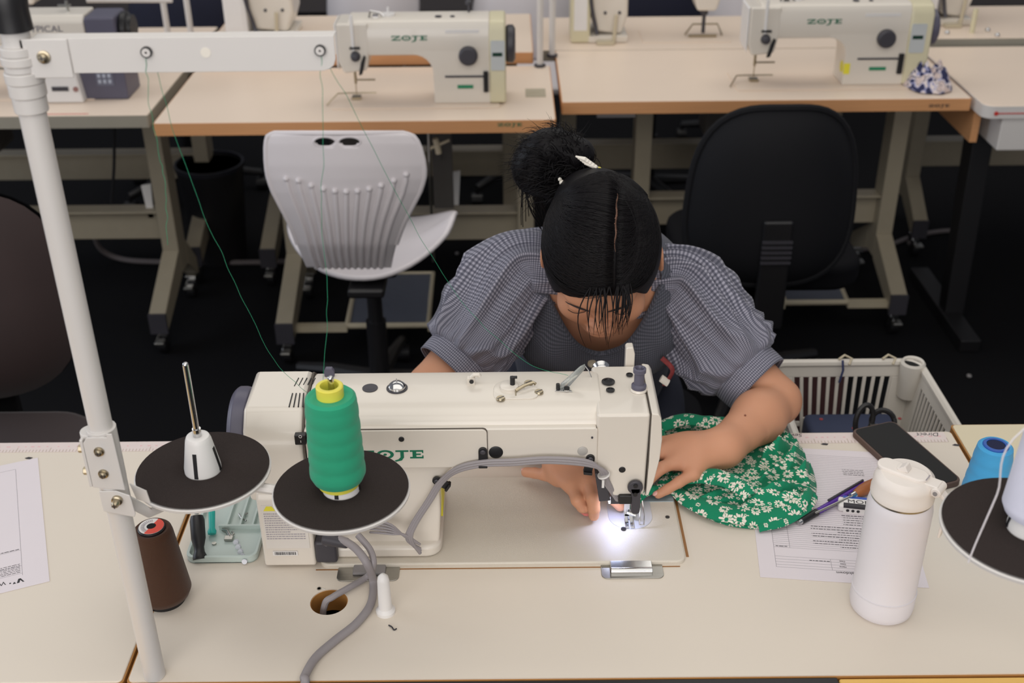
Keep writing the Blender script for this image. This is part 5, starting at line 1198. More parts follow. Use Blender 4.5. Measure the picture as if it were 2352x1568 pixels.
# face details
_VH = Vb @ np.array(MH.inverted())[:3, :3].T + np.array(MH.inverted())[:3, 3]
def FS(x, z, out=0.0):
    m_ = (np.abs(_VH[:, 0] - x) < .003) & (np.abs(_VH[:, 2] - z) < .003) & (_VH[:, 1] < -.03)
    return H(x, (-_VH[m_, 1]).max() + out if m_.any() else .08, z)
browm = mat('hair_brow', (34, 26, 26), .6); lipm = mat('lips', (206, 118, 112), .4, sss=.1)
for s in (-1, 1):
    obj('eyebrow', MB().tube([FS(s * (.013 + .034 * t), .004 + .005 * sin(pi * t * .8), .0008) for t in [i / 8 for i in range(9)]], [.0007, .0011, .0014, .0015, .0014, .0012, .0010, .0008, .0004], 6, flat=.6), browm, per)
    obj('eyelashes', MB().tube([FS(s * (.019 + .026 * t), -.0215 - .003 * sin(pi * t), .0004) for t in [i / 8 for i in range(9)]], .0006, 6), browm, per)
    # eyelid crease
obj('upper_lip', MB().tube([FS(.020 * (2 * t - 1), -.0725 - .0015 * (2 * t - 1) ** 2, -.0006) for t in [i / 10 for i in range(11)]], [.0006, .0018, .0028, .0033, .0034, .003, .0034, .0033, .0028, .0018, .0006], 8), lipm, per)
obj('lower_lip', MB().tube([FS(.018 * (2 * t - 1), -.0795 - .002 * (1 - (2 * t - 1) ** 2), -.0008) for t in [i / 10 for i in range(11)]], [.0006, .002, .0032, .004, .0044, .0045, .0044, .004, .0032, .002, .0006], 8), lipm, per)
# ---- trousers ----
tr_ = [ell((.14, 1.85, .59), (.172, .138, .12), None, 0), ell((.14, 1.79, .69), (.140, .105, .08), None, .05)]
for s in (-1, 1): tr_ += [cap((.14 + s * .085, 1.85, .55), (.14 + s * .11, 1.46, .53), .090, .066, .04), cap((.14 + s * .11, 1.47, .53), (.14 + s * .12, 1.50, .12), .063, .048, .02)]
Vt, Qt = sdf_mesh(tr_, .006)
np_obj('trousers', Vt, Qt, mat('dark_denim', (30, 34, 50), .85, var=.15, scale=120, bump=.2, bscale=900), per, smooth_it=2)
for s in (-1, 1):
    Vs, Qs = sdf_mesh([cap((.14 + s * .12, 1.52, .055), (.14 + s * .13, 1.33, .040), .040, .035, 0), cap((.14 + s * .12, 1.51, .03), (.14 + s * .13, 1.33, .030), .036, .030, .01)], .004)
    np_obj('shoe', Vs, Qs, black, per)
# ---- blouse ----
def gingham(name, use_uv, ca, cb_, cc):
    mt, nt, b, N, MT = node_mat(name, .85); tc = N('ShaderNodeTexCoord'); sp = N('ShaderNodeSeparateXYZ')
    nt.links.new(tc.outputs['UV' if use_uv else 'Object'], sp.inputs[0])
    p = .0032
    ycoord = sp.outputs[1] if use_uv else MT('MULTIPLY_ADD', sp.outputs[1], -.75, MT('MULTIPLY', sp.outputs[2], .9))
    s1 = MT('SINE', MT('MULTIPLY', sp.outputs[0], 2 * pi / p)); s2 = MT('SINE', MT('MULTIPLY', ycoord, 2 * pi / p))
    g1 = MT('GREATER_THAN', s1, 0); g2 = MT('GREATER_THAN', s2, 0); t = MT('MULTIPLY', MT('ADD', g1, g2), .5)
    cr = N('ShaderNodeValToRGB'); e = cr.color_ramp.elements; e[0].color = (*lin(ca), 1); e[1].color = (*lin(cc), 1)
    x_ = e.new(.5); x_.color = (*lin(cb_), 1)
    nt.links.new(t, cr.inputs[0]); nt.links.new(cr.outputs[0], b.inputs['Base Color']); b.inputs['Sheen Weight'].default_value = .1; b.inputs['Specular IOR Level'].default_value = .2
    return mt
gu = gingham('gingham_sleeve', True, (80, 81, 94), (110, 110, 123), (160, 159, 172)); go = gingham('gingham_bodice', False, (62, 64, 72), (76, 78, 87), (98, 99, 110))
bl = [cap((.085, 1.650, .935), SL + Vector((.01, 0, .0)), .056, .054, .0), cap((.195, 1.645, .925), SR, .056, .054, .05), cap((.09, 1.65, .94), (.19, 1.65, .935), .055, .055, .05),
      ell((.14, 1.692, .878), (.143, .100, .131), Matrix.Rotation(radians(-28), 4, 'X'), .06), ell((.14, 1.76, .74), (.134, .100, .15), Matrix.Rotation(radians(-25), 4, 'X'), .06),
      cap((.138, 1.66, .96), (.136, 1.62, .99), .066, .062, .03)]
for s in (-1, 1): bl.append(ell((.14 + s * .062, 1.612, .846), (.064, .060, .060), None, .045))
Vl, Ql = sdf_mesh(bl, .0035)
rs = np.random.RandomState(2)
def fold(V):
    x, y, z = V.T; d = .0022 * np.sin(x * 95 + 6 * np.sin(z * 14)) * np.clip((.93 - z) * 12, 0, 1) + .0016 * np.sin(x * 40 - z * 60)
    V = V.copy(); V[:, 1] -= d; return V
Vl = fold(Vl)
fwv = np.array([0, -cos(radians(29)), 0])
def keepb(c):
    x, y, z = c.T
    # scoop neckline: an open oval on the front, and the neck opening above
    nx_ = (x - .138) / .088; zc = .842
    zl = zc + .085 * np.abs(nx_) ** 2.2 + .02 * np.abs(nx_)
    front = (y < 1.66) & (np.abs(nx_) < 1.0) & (z > zl)
    neck = ((x - .138) ** 2 + (y - 1.635) ** 2 < .066 ** 2) & (z > .95)
    return ~(front | neck)
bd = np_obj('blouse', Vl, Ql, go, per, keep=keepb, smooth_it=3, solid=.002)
# neckline band
nb = []
for i in range(41):
    t = -1 + 2 * i / 40; x = .138 + .088 * t; z = .842 + .085 * abs(t) ** 2.2 + .02 * abs(t)
    near = Vl[(np.abs(Vl[:, 0] - x) < .004) & (np.abs(Vl[:, 2] - z) < .004) & (Vl[:, 1] < 1.68)]
    y = near[:, 1].min() if len(near) else (nb[-1].y if nb else 1.6)
    nb.append(Vector((x, y - .001, z)))
for _ in range(4): nb = [nb[0]] + [(nb[i - 1] + nb[i] * 2 + nb[i + 1]) / 4 for i in range(1, 40)] + [nb[-1]]
obj('neckline_band', MB().tube(nb, .0042, 8, flat=.5), gu if False else go, per)
for kx, kz in ((0, .826), (.002, .79)):
    near = Vl[(np.abs(Vl[:, 0] - .128) < .005) & (np.abs(Vl[:, 2] - kz) < .005) & (Vl[:, 1] < 1.68)]; y = near[:, 1].min() if len(near) else 1.53
    M_ = T(.124 + kx, y - .0025, kz) @ rotm('X', 75)
    obj('button', MB().lathe([(0, -.001), (.0065, -.001), (.007, .001), (.0055, .002), (.004, .0012), (0, .0012)], M_, 24), mat('shell_button', (170, 160, 140), .25), per)
# puff sleeves as gathered lofts
def sleeve(S_, E_, side, tipf):
    # path from the shoulder cap out and down to the cuff
    path = spline([S_ + Vector((-side * .050, .012, .004)), S_ + Vector((-side * .015, .002, .016)), S_ + Vector((side * .026, -.004, .012)), S_.lerp(E_, .40) + Vector((side * .012, -.004, .002)), S_.lerp(E_, .62) + Vector((side * .004, -.002, .0)), S_.lerp(E_, .72)], 8)
    L = len(path) - 1; mb = MB()
    Rr = lambda v: np.interp(v, [0, .10, .28, .50, .72, .86, .93, .97, 1], [.044, .053, .061, .065, .065, .063, .058, .0535, .0525])
    fr_ = []
    t0 = (path[1] - path[0]).normalized(); nrm = Vector((0, -1, 0)); nrm = (nrm - t0 * nrm.dot(t0)).normalized()
    for i, p in enumerate(path):
        t = (path[min(i + 1, L)] - path[max(i - 1, 0)]).normalized(); nrm = (nrm - t * nrm.dot(t)).normalized(); fr_.append((p, nrm.copy(), t.cross(nrm)))
    def fn(u, v):
        k = v * L; i = min(int(k), L - 1); f = k - i; p0, n0, b0 = fr_[i]; p1, n1, b1 = fr_[i + 1]
        a = 2 * pi * u; r = float(Rr(v)); g = np.exp(-((v - .02) / .16) ** 2) * .0055 + np.exp(-((v - .92) / .10) ** 2) * .0017 * (v < .975)
        ga = sin(a * 17 + 1.3 * sin(3 * a)) * g
        n3 = NZ.noise(Vector((cos(a) * 2.0, sin(a) * 2.0, v * 1.3 + side * 4))); n4 = NZ.noise(Vector((cos(a) * 4.0 + v, sin(a) * 4.0, v * 2.2 + side * 7)))
        env = sin(pi * min(1, v * .97 + .02)) ** .6
        big = ((1 - abs(n3) * 2.4) ** 3 * .0170 + (1 - abs(n4) * 2.2) ** 3 * .0050 - .004) * env if True else 0
        big += .0030 * NZ.noise(Vector((cos(a) * 1.6, sin(a) * 1.6, v * 3.0 + side * 9))) 
        r = r + ga + big * 1.3 * (v < .965)
        p = p0.lerp(p1, f); return p + (n0.lerp(n1, f) * cos(a) + b0.lerp(b1, f) * sin(a)) * r
    mb.grid(fn, 120, 90, closed=True, uvf=lambda u, v: (u * .42, v * .26))
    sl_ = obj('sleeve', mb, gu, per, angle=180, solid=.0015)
    # cuff band
    e0, e1 = S_.lerp(E_, .66), S_.lerp(E_, .85); cb2 = MB()
    tt = (e1 - e0).normalized(); n_ = Vector((0, -1, 0)); n_ = (n_ - tt * n_.dot(tt)).normalized(); b_ = tt.cross(n_)
    cb2.grid(lambda u, v: e0.lerp(e1, v) - tt * .010 * (1 - v) + (n_ * cos(2 * pi * u) + b_ * sin(2 * pi * u)) * (.0530 + .0008 * sin(u * 40) + .0010 * sin(pi * v)), 64, 8, closed=True, uvf=lambda u, v: (u * .34, v * .045))
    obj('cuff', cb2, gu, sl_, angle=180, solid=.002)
sleeve(SR, ER, 1, .7); sleeve(SL, EL, -1, .7)
# ---- hair ----
def hair_mat():
    mt, nt, b, N, MT = node_mat('black_hair', .5)
    tc = N('ShaderNodeTexCoord'); n = N('ShaderNodeTexNoise'); n.inputs['Scale'].default_value = 260; nt.links.new(tc.outputs['Object'], n.inputs['Vector'])
    mx = N('ShaderNodeMix'); mx.data_type = 'RGBA'; mx.inputs[6].default_value = (*lin((6, 6, 9)), 1); mx.inputs[7].default_value = (*lin((20, 16, 18)), 1)
    nt.links.new(n.outputs['Fac'], mx.inputs[0]); nt.links.new(mx.outputs[2], b.inputs['Base Color']); b.inputs['Specular IOR Level'].default_value = .2
    return mt
hm_ = hair_mat()
er_ = Vector((.0855, .1045, .1035)); ec = (0, -.004, .014)
cap_ = [ell(H(ec[0], -ec[1] * -1, ec[2]), (er_.x, er_.y, er_.z), Rh, 0), ell(H(0, -.035, -.03), (.074, .065, .068), Rh, .03), ell(H(-.02, -.070, .045), (.04, .032, .032), Rh, .03)]
Mi = np.array(MH.inverted())
def hairline(X, Y, Z):
    l = np.stack([X, Y, Z], -1) @ Mi[:3, :3].T + Mi[:3, 3]; x, f, z = l[..., 0], -l[..., 1], l[..., 2]
    hl = np.interp(f, [-.06, .0, .030, .055, .075, .12], [-.090, -.062, -.045, .004, .040, .046]) + np.where(f > .05, -.30 * np.abs(x), 0) + .006 * np.sin(x * 40 + 1)
    return z - hl
cap_.append(dict(f=hairline, lo=np.array(HC) - .2, hi=np.array(HC) + .2, k=.006, op='sub'))
Vc, Qc = sdf_mesh(cap_, .0028)
def keeph(c):
    l = c @ Mi[:3, :3].T + Mi[:3, 3]; x, y, z = l.T; f = -y
    # hairline: high on the forehead, falling in front of the ears
    return z > -9
hc = np_obj('hair', Vc, Qc, hm_, per, smooth_it=2)
# parting: a line of scalp skin
def onell(l, s=1.0):
    v = Vector((l[0] / er_.x, l[1] / er_.y, l[2] / er_.z)).normalized(); return Vector((v.x * er_.x * s, -(v.y * er_.y * s) , v.z * er_.z * s + ec[2]))
def toW(l): return MH @ (Vector((l.x, l.y + .004, l.z)))
part_pts = [toW(onell((.018 + .004 * sin(t * 9), .95 - 1.35 * t, .35 + .65 * sin(pi * min(1, t * 1.05) * .62)), 1.006)) for t in [i / 14 for i in range(15)]]
part_pts = [toW(onell((.023 + .0012 * sin(a * 1.7), er_.y * cos(radians(a)), er_.z * sin(radians(a))), 1.000)) for a in range(56, 108, 3)]
obj('parting', MB().tube(part_pts, [.0004 + .0019 * sin(pi * i / (len(part_pts) - 1)) for i in range(len(part_pts))], 6, flat=.5), mat('scalp', (104, 74, 60), .7, var=.4, scale=300), hc)
rr = random.Random(12)
def bez(a, m_, b, n=14): return [((1 - t) ** 2 * a + 2 * t * (1 - t) * m_ + t * t * b) for t in [i / n for i in range(n + 1)]]
st = MB()
tie = Vector((-.030 / er_.x, -.080 / er_.y, .060 / er_.z)).normalized()
for k in range(2800):
    an = radians(rr.uniform(22, 150)); sd_ = rr.choice((-1, 1))
    a_ = Vector((.023 / er_.x + sd_ * (.014 + rr.uniform(0, .022)), cos(an), sin(an)))
    drop = rr.uniform(0, 1); fr2 = max(0, cos(an))
    m2 = Vector((sd_ * (1.0 + .3 * drop), .55 * fr2 - .15 + .25 * drop * fr2, .75 - 1.0 * drop * (0.5 + .5 * fr2)))
    b_ = tie + Vector((rr.uniform(-.12, .12), rr.uniform(-.1, .1), rr.uniform(-.12, .12)))
    pts = []; so_ = 1.004 + rr.uniform(0, .022)
    for p in bez(a_, m2, b_, 16): pts.append(toW(onell((p.x * er_.x, p.y * er_.y, p.z * er_.z), so_)))
    st.tube(pts, [.0003] + [.00052] * 15 + [.0004], 3)
obj('hair_strands', st, hm_, hc, angle=180, kind='stuff')
# bangs hanging from the hairline
bg = MB()
for k in range(34):
    fx_ = rr.gauss(0, 1); grp = rr.choice((-.014, .000, .006, .030, .044, .038)); x0 = grp + rr.uniform(-.006, .006)
    a_ = toW(onell((x0 * .8 + .006, .084, .046), 1.0)); ln = rr.uniform(.055, .088) if grp < .03 else rr.uniform(.045, .070)
    pts = []; dx = rr.uniform(-.012, .004) - .010 * (1 if grp < .0 else 0); cv = rr.uniform(-.008, .014)
    for i in range(11):
        t = i / 10; pts.append(a_ + Vector((dx * t + cv * sin(pi * t) * .8 * (-1 if grp < .01 else 1) + (.010 * t ** 3 if grp < .005 else 0), -.018 * sin(pi * t * .5) - .002, -ln * t + .004 * sin(pi * t))))
    bg.tube(pts, [.0011] * 6 + [.0009, .0008, .0006, .0004, .0002], 4)
obj('bangs', bg, hm_, hc, angle=180, kind='stuff')
# bun: two lobes plus loops and loose spikes
BW = aty(1285, 385, 1.615)
bun = [ell(BW + Vector((-.030, .01, -.002)), (.041, .040, .045), None, 0), ell(BW + Vector((.022, .0, .022)), (.030, .030, .024), None, .02), ell(BW + Vector((-.012, .0, .034)), (.032, .03, .026), None, .02), ell(BW + Vector((.012, -.014, -.03)), (.028, .03, .034), None, .02)]
Vn, Qn = sdf_mesh(bun, .004)
bn = np_obj('hair_bun', Vn, Qn, hm_, hc, smooth_it=2)
bs_ = MB(); tw = BW + Vector((.022, -.014, -.026))
for k in range(1300):
    th = rr.uniform(0, 2 * pi); ph = rr.uniform(-.5, 1.3); d = Vector((cos(th) * cos(ph) * 1.05, sin(th) * cos(ph) * .8, sin(ph) * .95)); d.x -= .25; d.normalize()
    R_ = rr.uniform(.042, .067); e_ = BW + Vector((-.006, 0, .002)) + d * R_
    tg = Vector((-.5 + rr.uniform(-.8, .8), rr.uniform(-.6, .6), -.7 + rr.uniform(-.8, .8))); tg = (tg - d * tg.dot(d)).normalized()
    e2 = BW + Vector((-.006, 0, .002)) + (d * R_ + tg * rr.uniform(.015, .045)).normalized() * (R_ + rr.uniform(-.012, .008))
    m_ = e_ + d * .012 - tg * .010
    bs_.tube(bez(tw + Vector((rr.uniform(-.006, .006), 0, rr.uniform(-.006, .006))), m_, e2, 10), [.00065] * 8 + [.0005, .0003, .0002], 3)
for k in range(90):
    a0 = rr.uniform(radians(40), radians(260)); e_ = BW + Vector((cos(a0) * .048 - .008, rr.uniform(-.02, .02), sin(a0) * .048)); o_ = Vector((cos(a0 + rr.uniform(-.6, .6)), rr.uniform(-.4, .4), sin(a0 + rr.uniform(-.6, .6)))) * rr.uniform(.014, .036)
    bs_.tube(bez(e_ - o_ * .8, e_ + o_ * .2 + Vector((.006, 0, .004)), e_ + o_ + Vector((-.008, 0, rr.uniform(-.012, .004))), 7), [.0005] * 5 + [.0004, .0002, .0001], 3)
for k in range(26):   # hair falling behind the left side
    a_ = BW + Vector((rr.uniform(-.055, -.020), .0, rr.uniform(-.03, -.01))); bs_.tube(bez(a_, a_ + Vector((-.004, 0, -.03)), a_ + Vector((rr.uniform(-.004, .03), 0, rr.uniform(-.075, -.05))), 8), .0007, 3)
obj('bun_strands', bs_, hm_, bn, angle=180, kind='stuff')
# hair clip
q = aty(1350, 367, 1.575); clw = mat('clip_white', (232, 226, 214), .4)
ck = MB()
for k in range(5): ck.tube([q + Vector((-.018 + .003 * k, -.012 - .002 * k, .010 - .002 * k)), q + Vector((-.006 + .004 * k, -.018, .008 - .003 * k)), q + Vector((.010 + .001 * k, -.015, -.004 - .001 * k))], [.0012, .0036, .0020], 8)
hcl = obj('hair_clip', ck, clw, hc)
obj('clip_tip', MB().sphere(q + Vector((.014, -.016, -.008)), .0042, (1.3, 1, .8)), yellow, hcl)
q = aty(1290, 412, 1.57); obj('hair_pin', MB().sphere(q + Vector((0, -.012, 0)), .004).sphere(q + Vector((.004, -.012, -.008)), .003).sphere(q + Vector((-.003, -.012, .005)), .0028), clw, hc)
# necklace
ncl = MB(); npts = []
for i in range(25):
    t = -1 + 2 * i / 24; x = .128 + .045 * t; z = .885 + .06 * abs(t) ** 2
    near = Vb[(np.abs(Vb[:, 0] - x) < .004) & (np.abs(Vb[:, 2] - z) < .004) & (Vb[:, 1] > 1.56)]; y = near[:, 1].min() if len(near) else 1.63
    npts.append(Vector((x, y - .002, z)))
for _ in range(3): npts = [npts[0]] + [(npts[i - 1] + npts[i] * 2 + npts[i + 1]) / 4 for i in range(1, 24)] + [npts[-1]]
nk = obj('necklace', MB().tube(npts, .0008, 6), dgrey, per)
for k in (9, 11, 12, 13, 15): obj('bead', MB().sphere(npts[k] + Vector((0, -.001, -.002)), .0028), black, nk)
# flower print apron tie at the waist/back (dark red and cream)
q = aty(1098, 590, 1.70); q2 = aty(1535, 850, 1.56)
obj('patterned_strap', MB().tube([aty(1110, 560, 1.69), aty(1088, 592, 1.69), aty(1086, 604, 1.68)], .006, 8, flat=.5), scrap() if False else mat('red_cream_print', (190, 130, 120), .8, var=.6, scale=180), per)
obj('patterned_strap', MB().tube(spline([aty(1520, 822, 1.545), aty(1545, 850, 1.535), aty(1525, 885, 1.535)], 5), .004, 8, flat=.4), mat('dark_red_print', (130, 50, 50), .8, var=.5, scale=150), per)
obj('pale_tag', MB().tube([aty(1518, 868, 1.53), aty(1535, 880, 1.53)], .006, 8, flat=.4), clw, per)
# her chair
hcq = thing('office_chair', 'black office chair the person is sitting on', 'chair', (.15, 1.92, 0))
obj('seat', MB().prism(rrect(-.09, 1.66, .39, 2.12, .09, 8), .41, .455), blk_f, hcq, bevel=.02, seg=3)
obj('backrest', panel(0, 0, .20, .13, Vector((.15, 2.17, .60)), -1, 0), blk_f, hcq, angle=180, solid=.02)
obj('back_support', MB().box(.12, 2.18, .38, .18, 2.20, .55).box(.12, 2.0, .38, .18, 2.20, .40), black, hcq, bevel=.005)
star_base(hcq, .15, 1.92, black, .41, r=.26)
# ================= green daisy fabric =================
def daisy_mat():
    mt, nt, b, N, MT = node_mat('green_daisy_cloth', .8)
    uv = N('ShaderNodeTexCoord'); masks = []
    def layer(scale, off, R_, n_pet, jit=.75):
        mp = N('ShaderNodeMapping'); nt.links.new(uv.outputs['UV'], mp.inputs[0]); mp.inputs['Scale'].default_value = (scale, scale, 0); mp.inputs['Location'].default_value = (off, off * 1.7, 0)
        v = N('ShaderNodeTexVoronoi'); v.voronoi_dimensions = '2D'; v.inputs['Randomness'].default_value = jit; v.inputs['Scale'].default_value = 1.0; nt.links.new(mp.outputs[0], v.inputs['Vector'])
        sb_ = N('ShaderNodeVectorMath'); sb_.operation = 'SUBTRACT'; nt.links.new(mp.outputs[0], sb_.inputs[0]); nt.links.new(v.outputs['Position'], sb_.inputs[1])
        s = N('ShaderNodeSeparateXYZ'); nt.links.new(sb_.outputs[0], s.inputs[0]); cs = N('ShaderNodeSeparateColor'); nt.links.new(v.outputs['Color'], cs.inputs[0])
        ang = MT('ADD', MT('ARCTAN2', s.outputs[1], s.outputs[0]), MT('MULTIPLY', cs.outputs[0], 6.28)); r = v.outputs['Distance']
        rs_ = MT('MULTIPLY', MT('MULTIPLY_ADD', cs.outputs[1], .45, .75), R_)
        pet = MT('ABSOLUTE', MT('COSINE', MT('MULTIPLY', ang, n_pet / 2)))
        lim = MT('MULTIPLY', rs_, MT('MULTIPLY_ADD', MT('POWER', pet, .6), .75, .25))
        m1 = MT('LESS_THAN', r, lim); m2 = MT('GREATER_THAN', r, MT('MULTIPLY', rs_, .34)); m3 = MT('GREATER_THAN', pet, .34)
        return MT('MULTIPLY', MT('MULTIPLY', m1, m2), m3)
    M1 = layer(45, 0, .37, 9, .6); M2 = layer(62, 3.7, .22, 6, .9)
    m_ = MT('MAXIMUM', M1, MT('MULTIPLY', M2, .9))
    mx = N('ShaderNodeMix'); mx.data_type = 'RGBA'; mx.inputs[6].default_value = (*lin((20, 128, 92)), 1); mx.inputs[7].default_value = (*lin((228, 220, 206)), 1)
    nt.links.new(m_, mx.inputs[0]); nt.links.new(mx.outputs[2], b.inputs['Base Color']); b.inputs['Specular IOR Level'].default_value = .2; b.inputs['Sheen Weight'].default_value = .1
    return mt
dm = daisy_mat()
fb = thing('floral_fabric', 'green fabric printed with white daisies being sewn at the machine', 'fabric', (.32, 1.36, .75))
outline = [atz(*p) for p in [(1868, 1150), (1850, 1065), (1805, 1000), (1740, 985), (1690, 975), (1600, 972), (1528, 976), (1500, 1020), (1490, 1080), (1495, 1130), (1528, 1118), (1560, 1150), (1610, 1185), (1670, 1208), (1730, 1216), (1800, 1208), (1840, 1190)]]
def closed_interp(poly):
    ctr = Vector((.318, 1.372, .75)); an_ = [(atan2(p.y - ctr.y, p.x - ctr.x), (p - ctr).length) for p in poly]; an_.sort()
    A_ = np.array([a for a, r in an_]); R_ = np.array([r for a, r in an_]); A_ = np.concatenate([A_ - 2 * pi, A_, A_ + 2 * pi]); R_ = np.concatenate([R_] * 3)
    return ctr, lambda a: float(np.interp(atan2(sin(a), cos(a)), A_, R_))
ctr, rad = closed_interp(outline)
def fabh(x, y, v):
    n1 = NZ.noise(Vector((x * 14 + y * 10, y * 26 - x * 14, 1.3))); n2 = NZ.noise(Vector((x * 40 + y * 20, y * 40 - x * 30, 4.1)))
    side_ = np.clip((x - .30) / .08, 0, 1)
    n5 = NZ.noise(Vector((x * 22 - y * 34, x * 8 + y * 6, 7.7)))
    ridge = max(0, 1 - abs(n1) * 2.6) ** 1.4 * .026 + max(0, 1 - abs(n5) * 2.2) ** 1.5 * .016 + (1 - abs(n2)) ** 5 * .006
    hgt = (.006 + ridge * (0.35 + .85 * side_)) * (1 - v ** 8)
    # keep it under the forearm and hand
    fa = Vector((x, y, 0)); a_ = Vector((WR.x, WR.y, 0)); b_ = Vector((ER.x, ER.y, 0)); t = max(0, min(1, (fa - a_).dot(b_ - a_) / (b_ - a_).length_squared)); dist = (fa - a_.lerp(b_, t)).length
    hand = (fa - Vector((.235, 1.355, 0))).length
    if dist < .045: hgt = min(hgt, .010 + .3 * max(0, dist - .025))
    if hand < .055: hgt = min(hgt, .010 + .25 * max(0, hand - .035))
    return hgt
def ffn(u, v):
    a = 2 * pi * u; r = rad(a) * v; x = ctr.x + r * cos(a); y = ctr.y + r * sin(a)
    base = .7512 if x > .228 else .7588
    hh = fabh(x, y, v)
    if x < .26 : hh = min(hh, .010)
    sl = .0
    return Vector((x, y, base + hh + (.004 if v > .9 else 0) * (1 - v) * 10))
fm = MB()
def fuv(u, v):
    p = ffn(u, v); q = p.z * .9
    return (p.x * 1.0 + q * .8, p.y * 1.15 + q)
fm.grid(ffn, 200, 70, closed=True, uvf=fuv)
obj('cloth', fm, dm, fb, angle=180, solid=.0012)
# folded hem strip sweeping along the near edge from the needle to the tail
def ribbon(pts, w0, name, zoff, tiltn=.4, uvo=0.0):
    sp = spline(pts, 14); L = len(sp) - 1; mb = MB(); acc = [0]
    for i in range(L): acc.append(acc[-1] + (sp[i + 1] - sp[i]).length)
    def fn(u, v):
        k = v * L; i = min(int(k), L - 1); p = sp[i].lerp(sp[i + 1], k - i); t = (sp[min(i + 1, L)] - sp[max(i - 1, 0)]).normalized(); s = Vector((-t.y, t.x, 0)).normalized()
        w = w0(v); x_ = (u - .5) * w
        return p + s * x_ + Vector((0, 0, zoff + .007 * sin(pi * min(1, v * 1.0)) + .0035 * cos(pi * (u - .5)) + tiltn * x_ + .0018 * NZ.noise(Vector((v * 9, u, 3)))))
    mb.grid(fn, 12, 110, uvf=lambda u, v: (acc[int(v * L)] * 1.0 + uvo, (u - .5) * w0(v) + uvo))
    return obj(name, mb, dm, fb, angle=180, solid=.0015)
ribbon([atz(1535, 1118, .757), atz(1580, 1158, .754), atz(1650, 1188, .753), atz(1735, 1198, .752), atz(1810, 1185, .755), atz(1850, 1150, .765), atz(1856, 1130, .766)], lambda v: .012 + .020 * sin(pi * min(1, v * 1.15)) , 'hem_fold', .004, .25)
ribbon([atz(1535, 1116, .757), atz(1570, 1108, .766), atz(1640, 1110, .776), atz(1700, 1130, .785), atz(1720, 1148, .785)], lambda v: .016 + .006 * sin(pi * v), 'fold', .004, .5, .3)
ribbon([atz(1740, 1216, .7515), atz(1800, 1208, .7515), atz(1850, 1180, .7515), atz(1866, 1150, .758), atz(1848, 1140, .765)], lambda v: .016 - .006 * v, 'fabric_tail', .003, .2, .6)
ribbon([(.157, 1.262, .7590), (.170, 1.290, .7590), (.185, 1.308, .7592), (.205, 1.320, .7592), (.235, 1.318, .759)], lambda v: .008 + .012 * v, 'seam_allowance', .001, .1, .2)
ribbon([atz(1520, 985, .765), atz(1570, 975, .772), atz(1630, 984, .775), atz(1690, 985, .770), atz(1730, 990, .765)], lambda v: .022, 'fold', .004, .3, .9)
# ================= basket =================
bsk = thing('laundry_basket', 'white slotted plastic basket with dark contents, at the right behind the table', 'basket', (.60, 1.66, .47))
bx0, bx1, by0, by1 = .462, .735, 1.53, 1.815; zt, zb = .672, .475
tp_ = .028
bw_ = mat('basket_white', (214, 208, 198), .45, var=.03)
def wall(name, A_, B_, C_, D_, n, rows_, solid_end=.02, thick=.004):
    # A_-B_ bottom edge, D_-C_ top edge; slots cut as openings between bars
    mb = MB(); nrm = (B_ - A_).cross(D_ - A_).normalized() * thick
    def P(u, v): return A_.lerp(B_, u).lerp(D_.lerp(C_, u), v)
    def quad(u0, v0, u1, v1):
        q = [P(u0, v0), P(u1, v0), P(u1, v1), P(u0, v1)]; mb.add(q + [p + nrm for p in q], [(0, 1, 2, 3), (7, 6, 5, 4), (0, 4, 5, 1), (1, 5, 6, 2), (2, 6, 7, 3), (3, 7, 4, 0)])
    Lh = (B_ - A_).length; e = solid_end / Lh
    quad(0, 0, 1, .08); quad(0, .87, 1, 1); quad(0, .08, e, .87); quad(1 - e, .08, 1, .87)
    du = (1 - 2 * e) / n
    for k in range(n + 1):
        uc = e + du * k; quad(max(e, uc - du * .20), .08, min(1 - e, uc + du * .20), .87)
    for k in range(n):
        m_v = .44 if k % 2 else .40; quad(e + du * (k + .2), m_v - .025, e + du * (k + .8), m_v + .025)
    return obj(name, mb, bw_, bsk, bevel=.0012)
Bk = [Vector((bx0 + tp_, by0 + tp_, zb)), Vector((bx1 - tp_, by0 + tp_, zb)), Vector((bx1 - tp_, by1 - tp_, zb)), Vector((bx0 + tp_, by1 - tp_, zb))]
Tk = [Vector((bx0, by0, zt)), Vector((bx1, by0, zt)), Vector((bx1, by1, zt)), Vector((bx0, by1, zt))]
wall('back_wall', Bk[3], Bk[2], Tk[2], Tk[3], 11, 2, .035); wall('side_wall', Bk[2], Bk[1], Tk[1], Tk[2], 14, 2, .035); wall('near_wall', Bk[1], Bk[0], Tk[0], Tk[1], 11, 2); wall('side_wall', Bk[0], Bk[3], Tk[3], Tk[0], 14, 2)
obj('basket_floor', MB().box(bx0 + tp_, by0 + tp_, zb - .004, bx1 - tp_, by1 - tp_, zb), bw_, bsk)
rimp = [(p[0], p[1], zt) for p in rrect(bx0, by0, bx1, by1, .03, 6)]
obj('rim', MB().tube(rimp + [rimp[0]], .0075, 8, flat=1.0), bw_, bsk)
cs_ = obj('corner_socket', MB().lathe([(.012, -.06), (.019, -.06), (.022, .008), (.019, .012), (.0155, .010), (.012, -.05)], T(bx1 - .016, by1 - .016, zt), 28), bw_, bsk)
obj('socket_hole', MB().lathe([(0, .004), (.0158, .004), (.0158, .006), (0, .006)], T(bx1 - .016, by1 - .016, zt), 24), mat('hole_dark2', (10, 10, 10), .9), cs_)
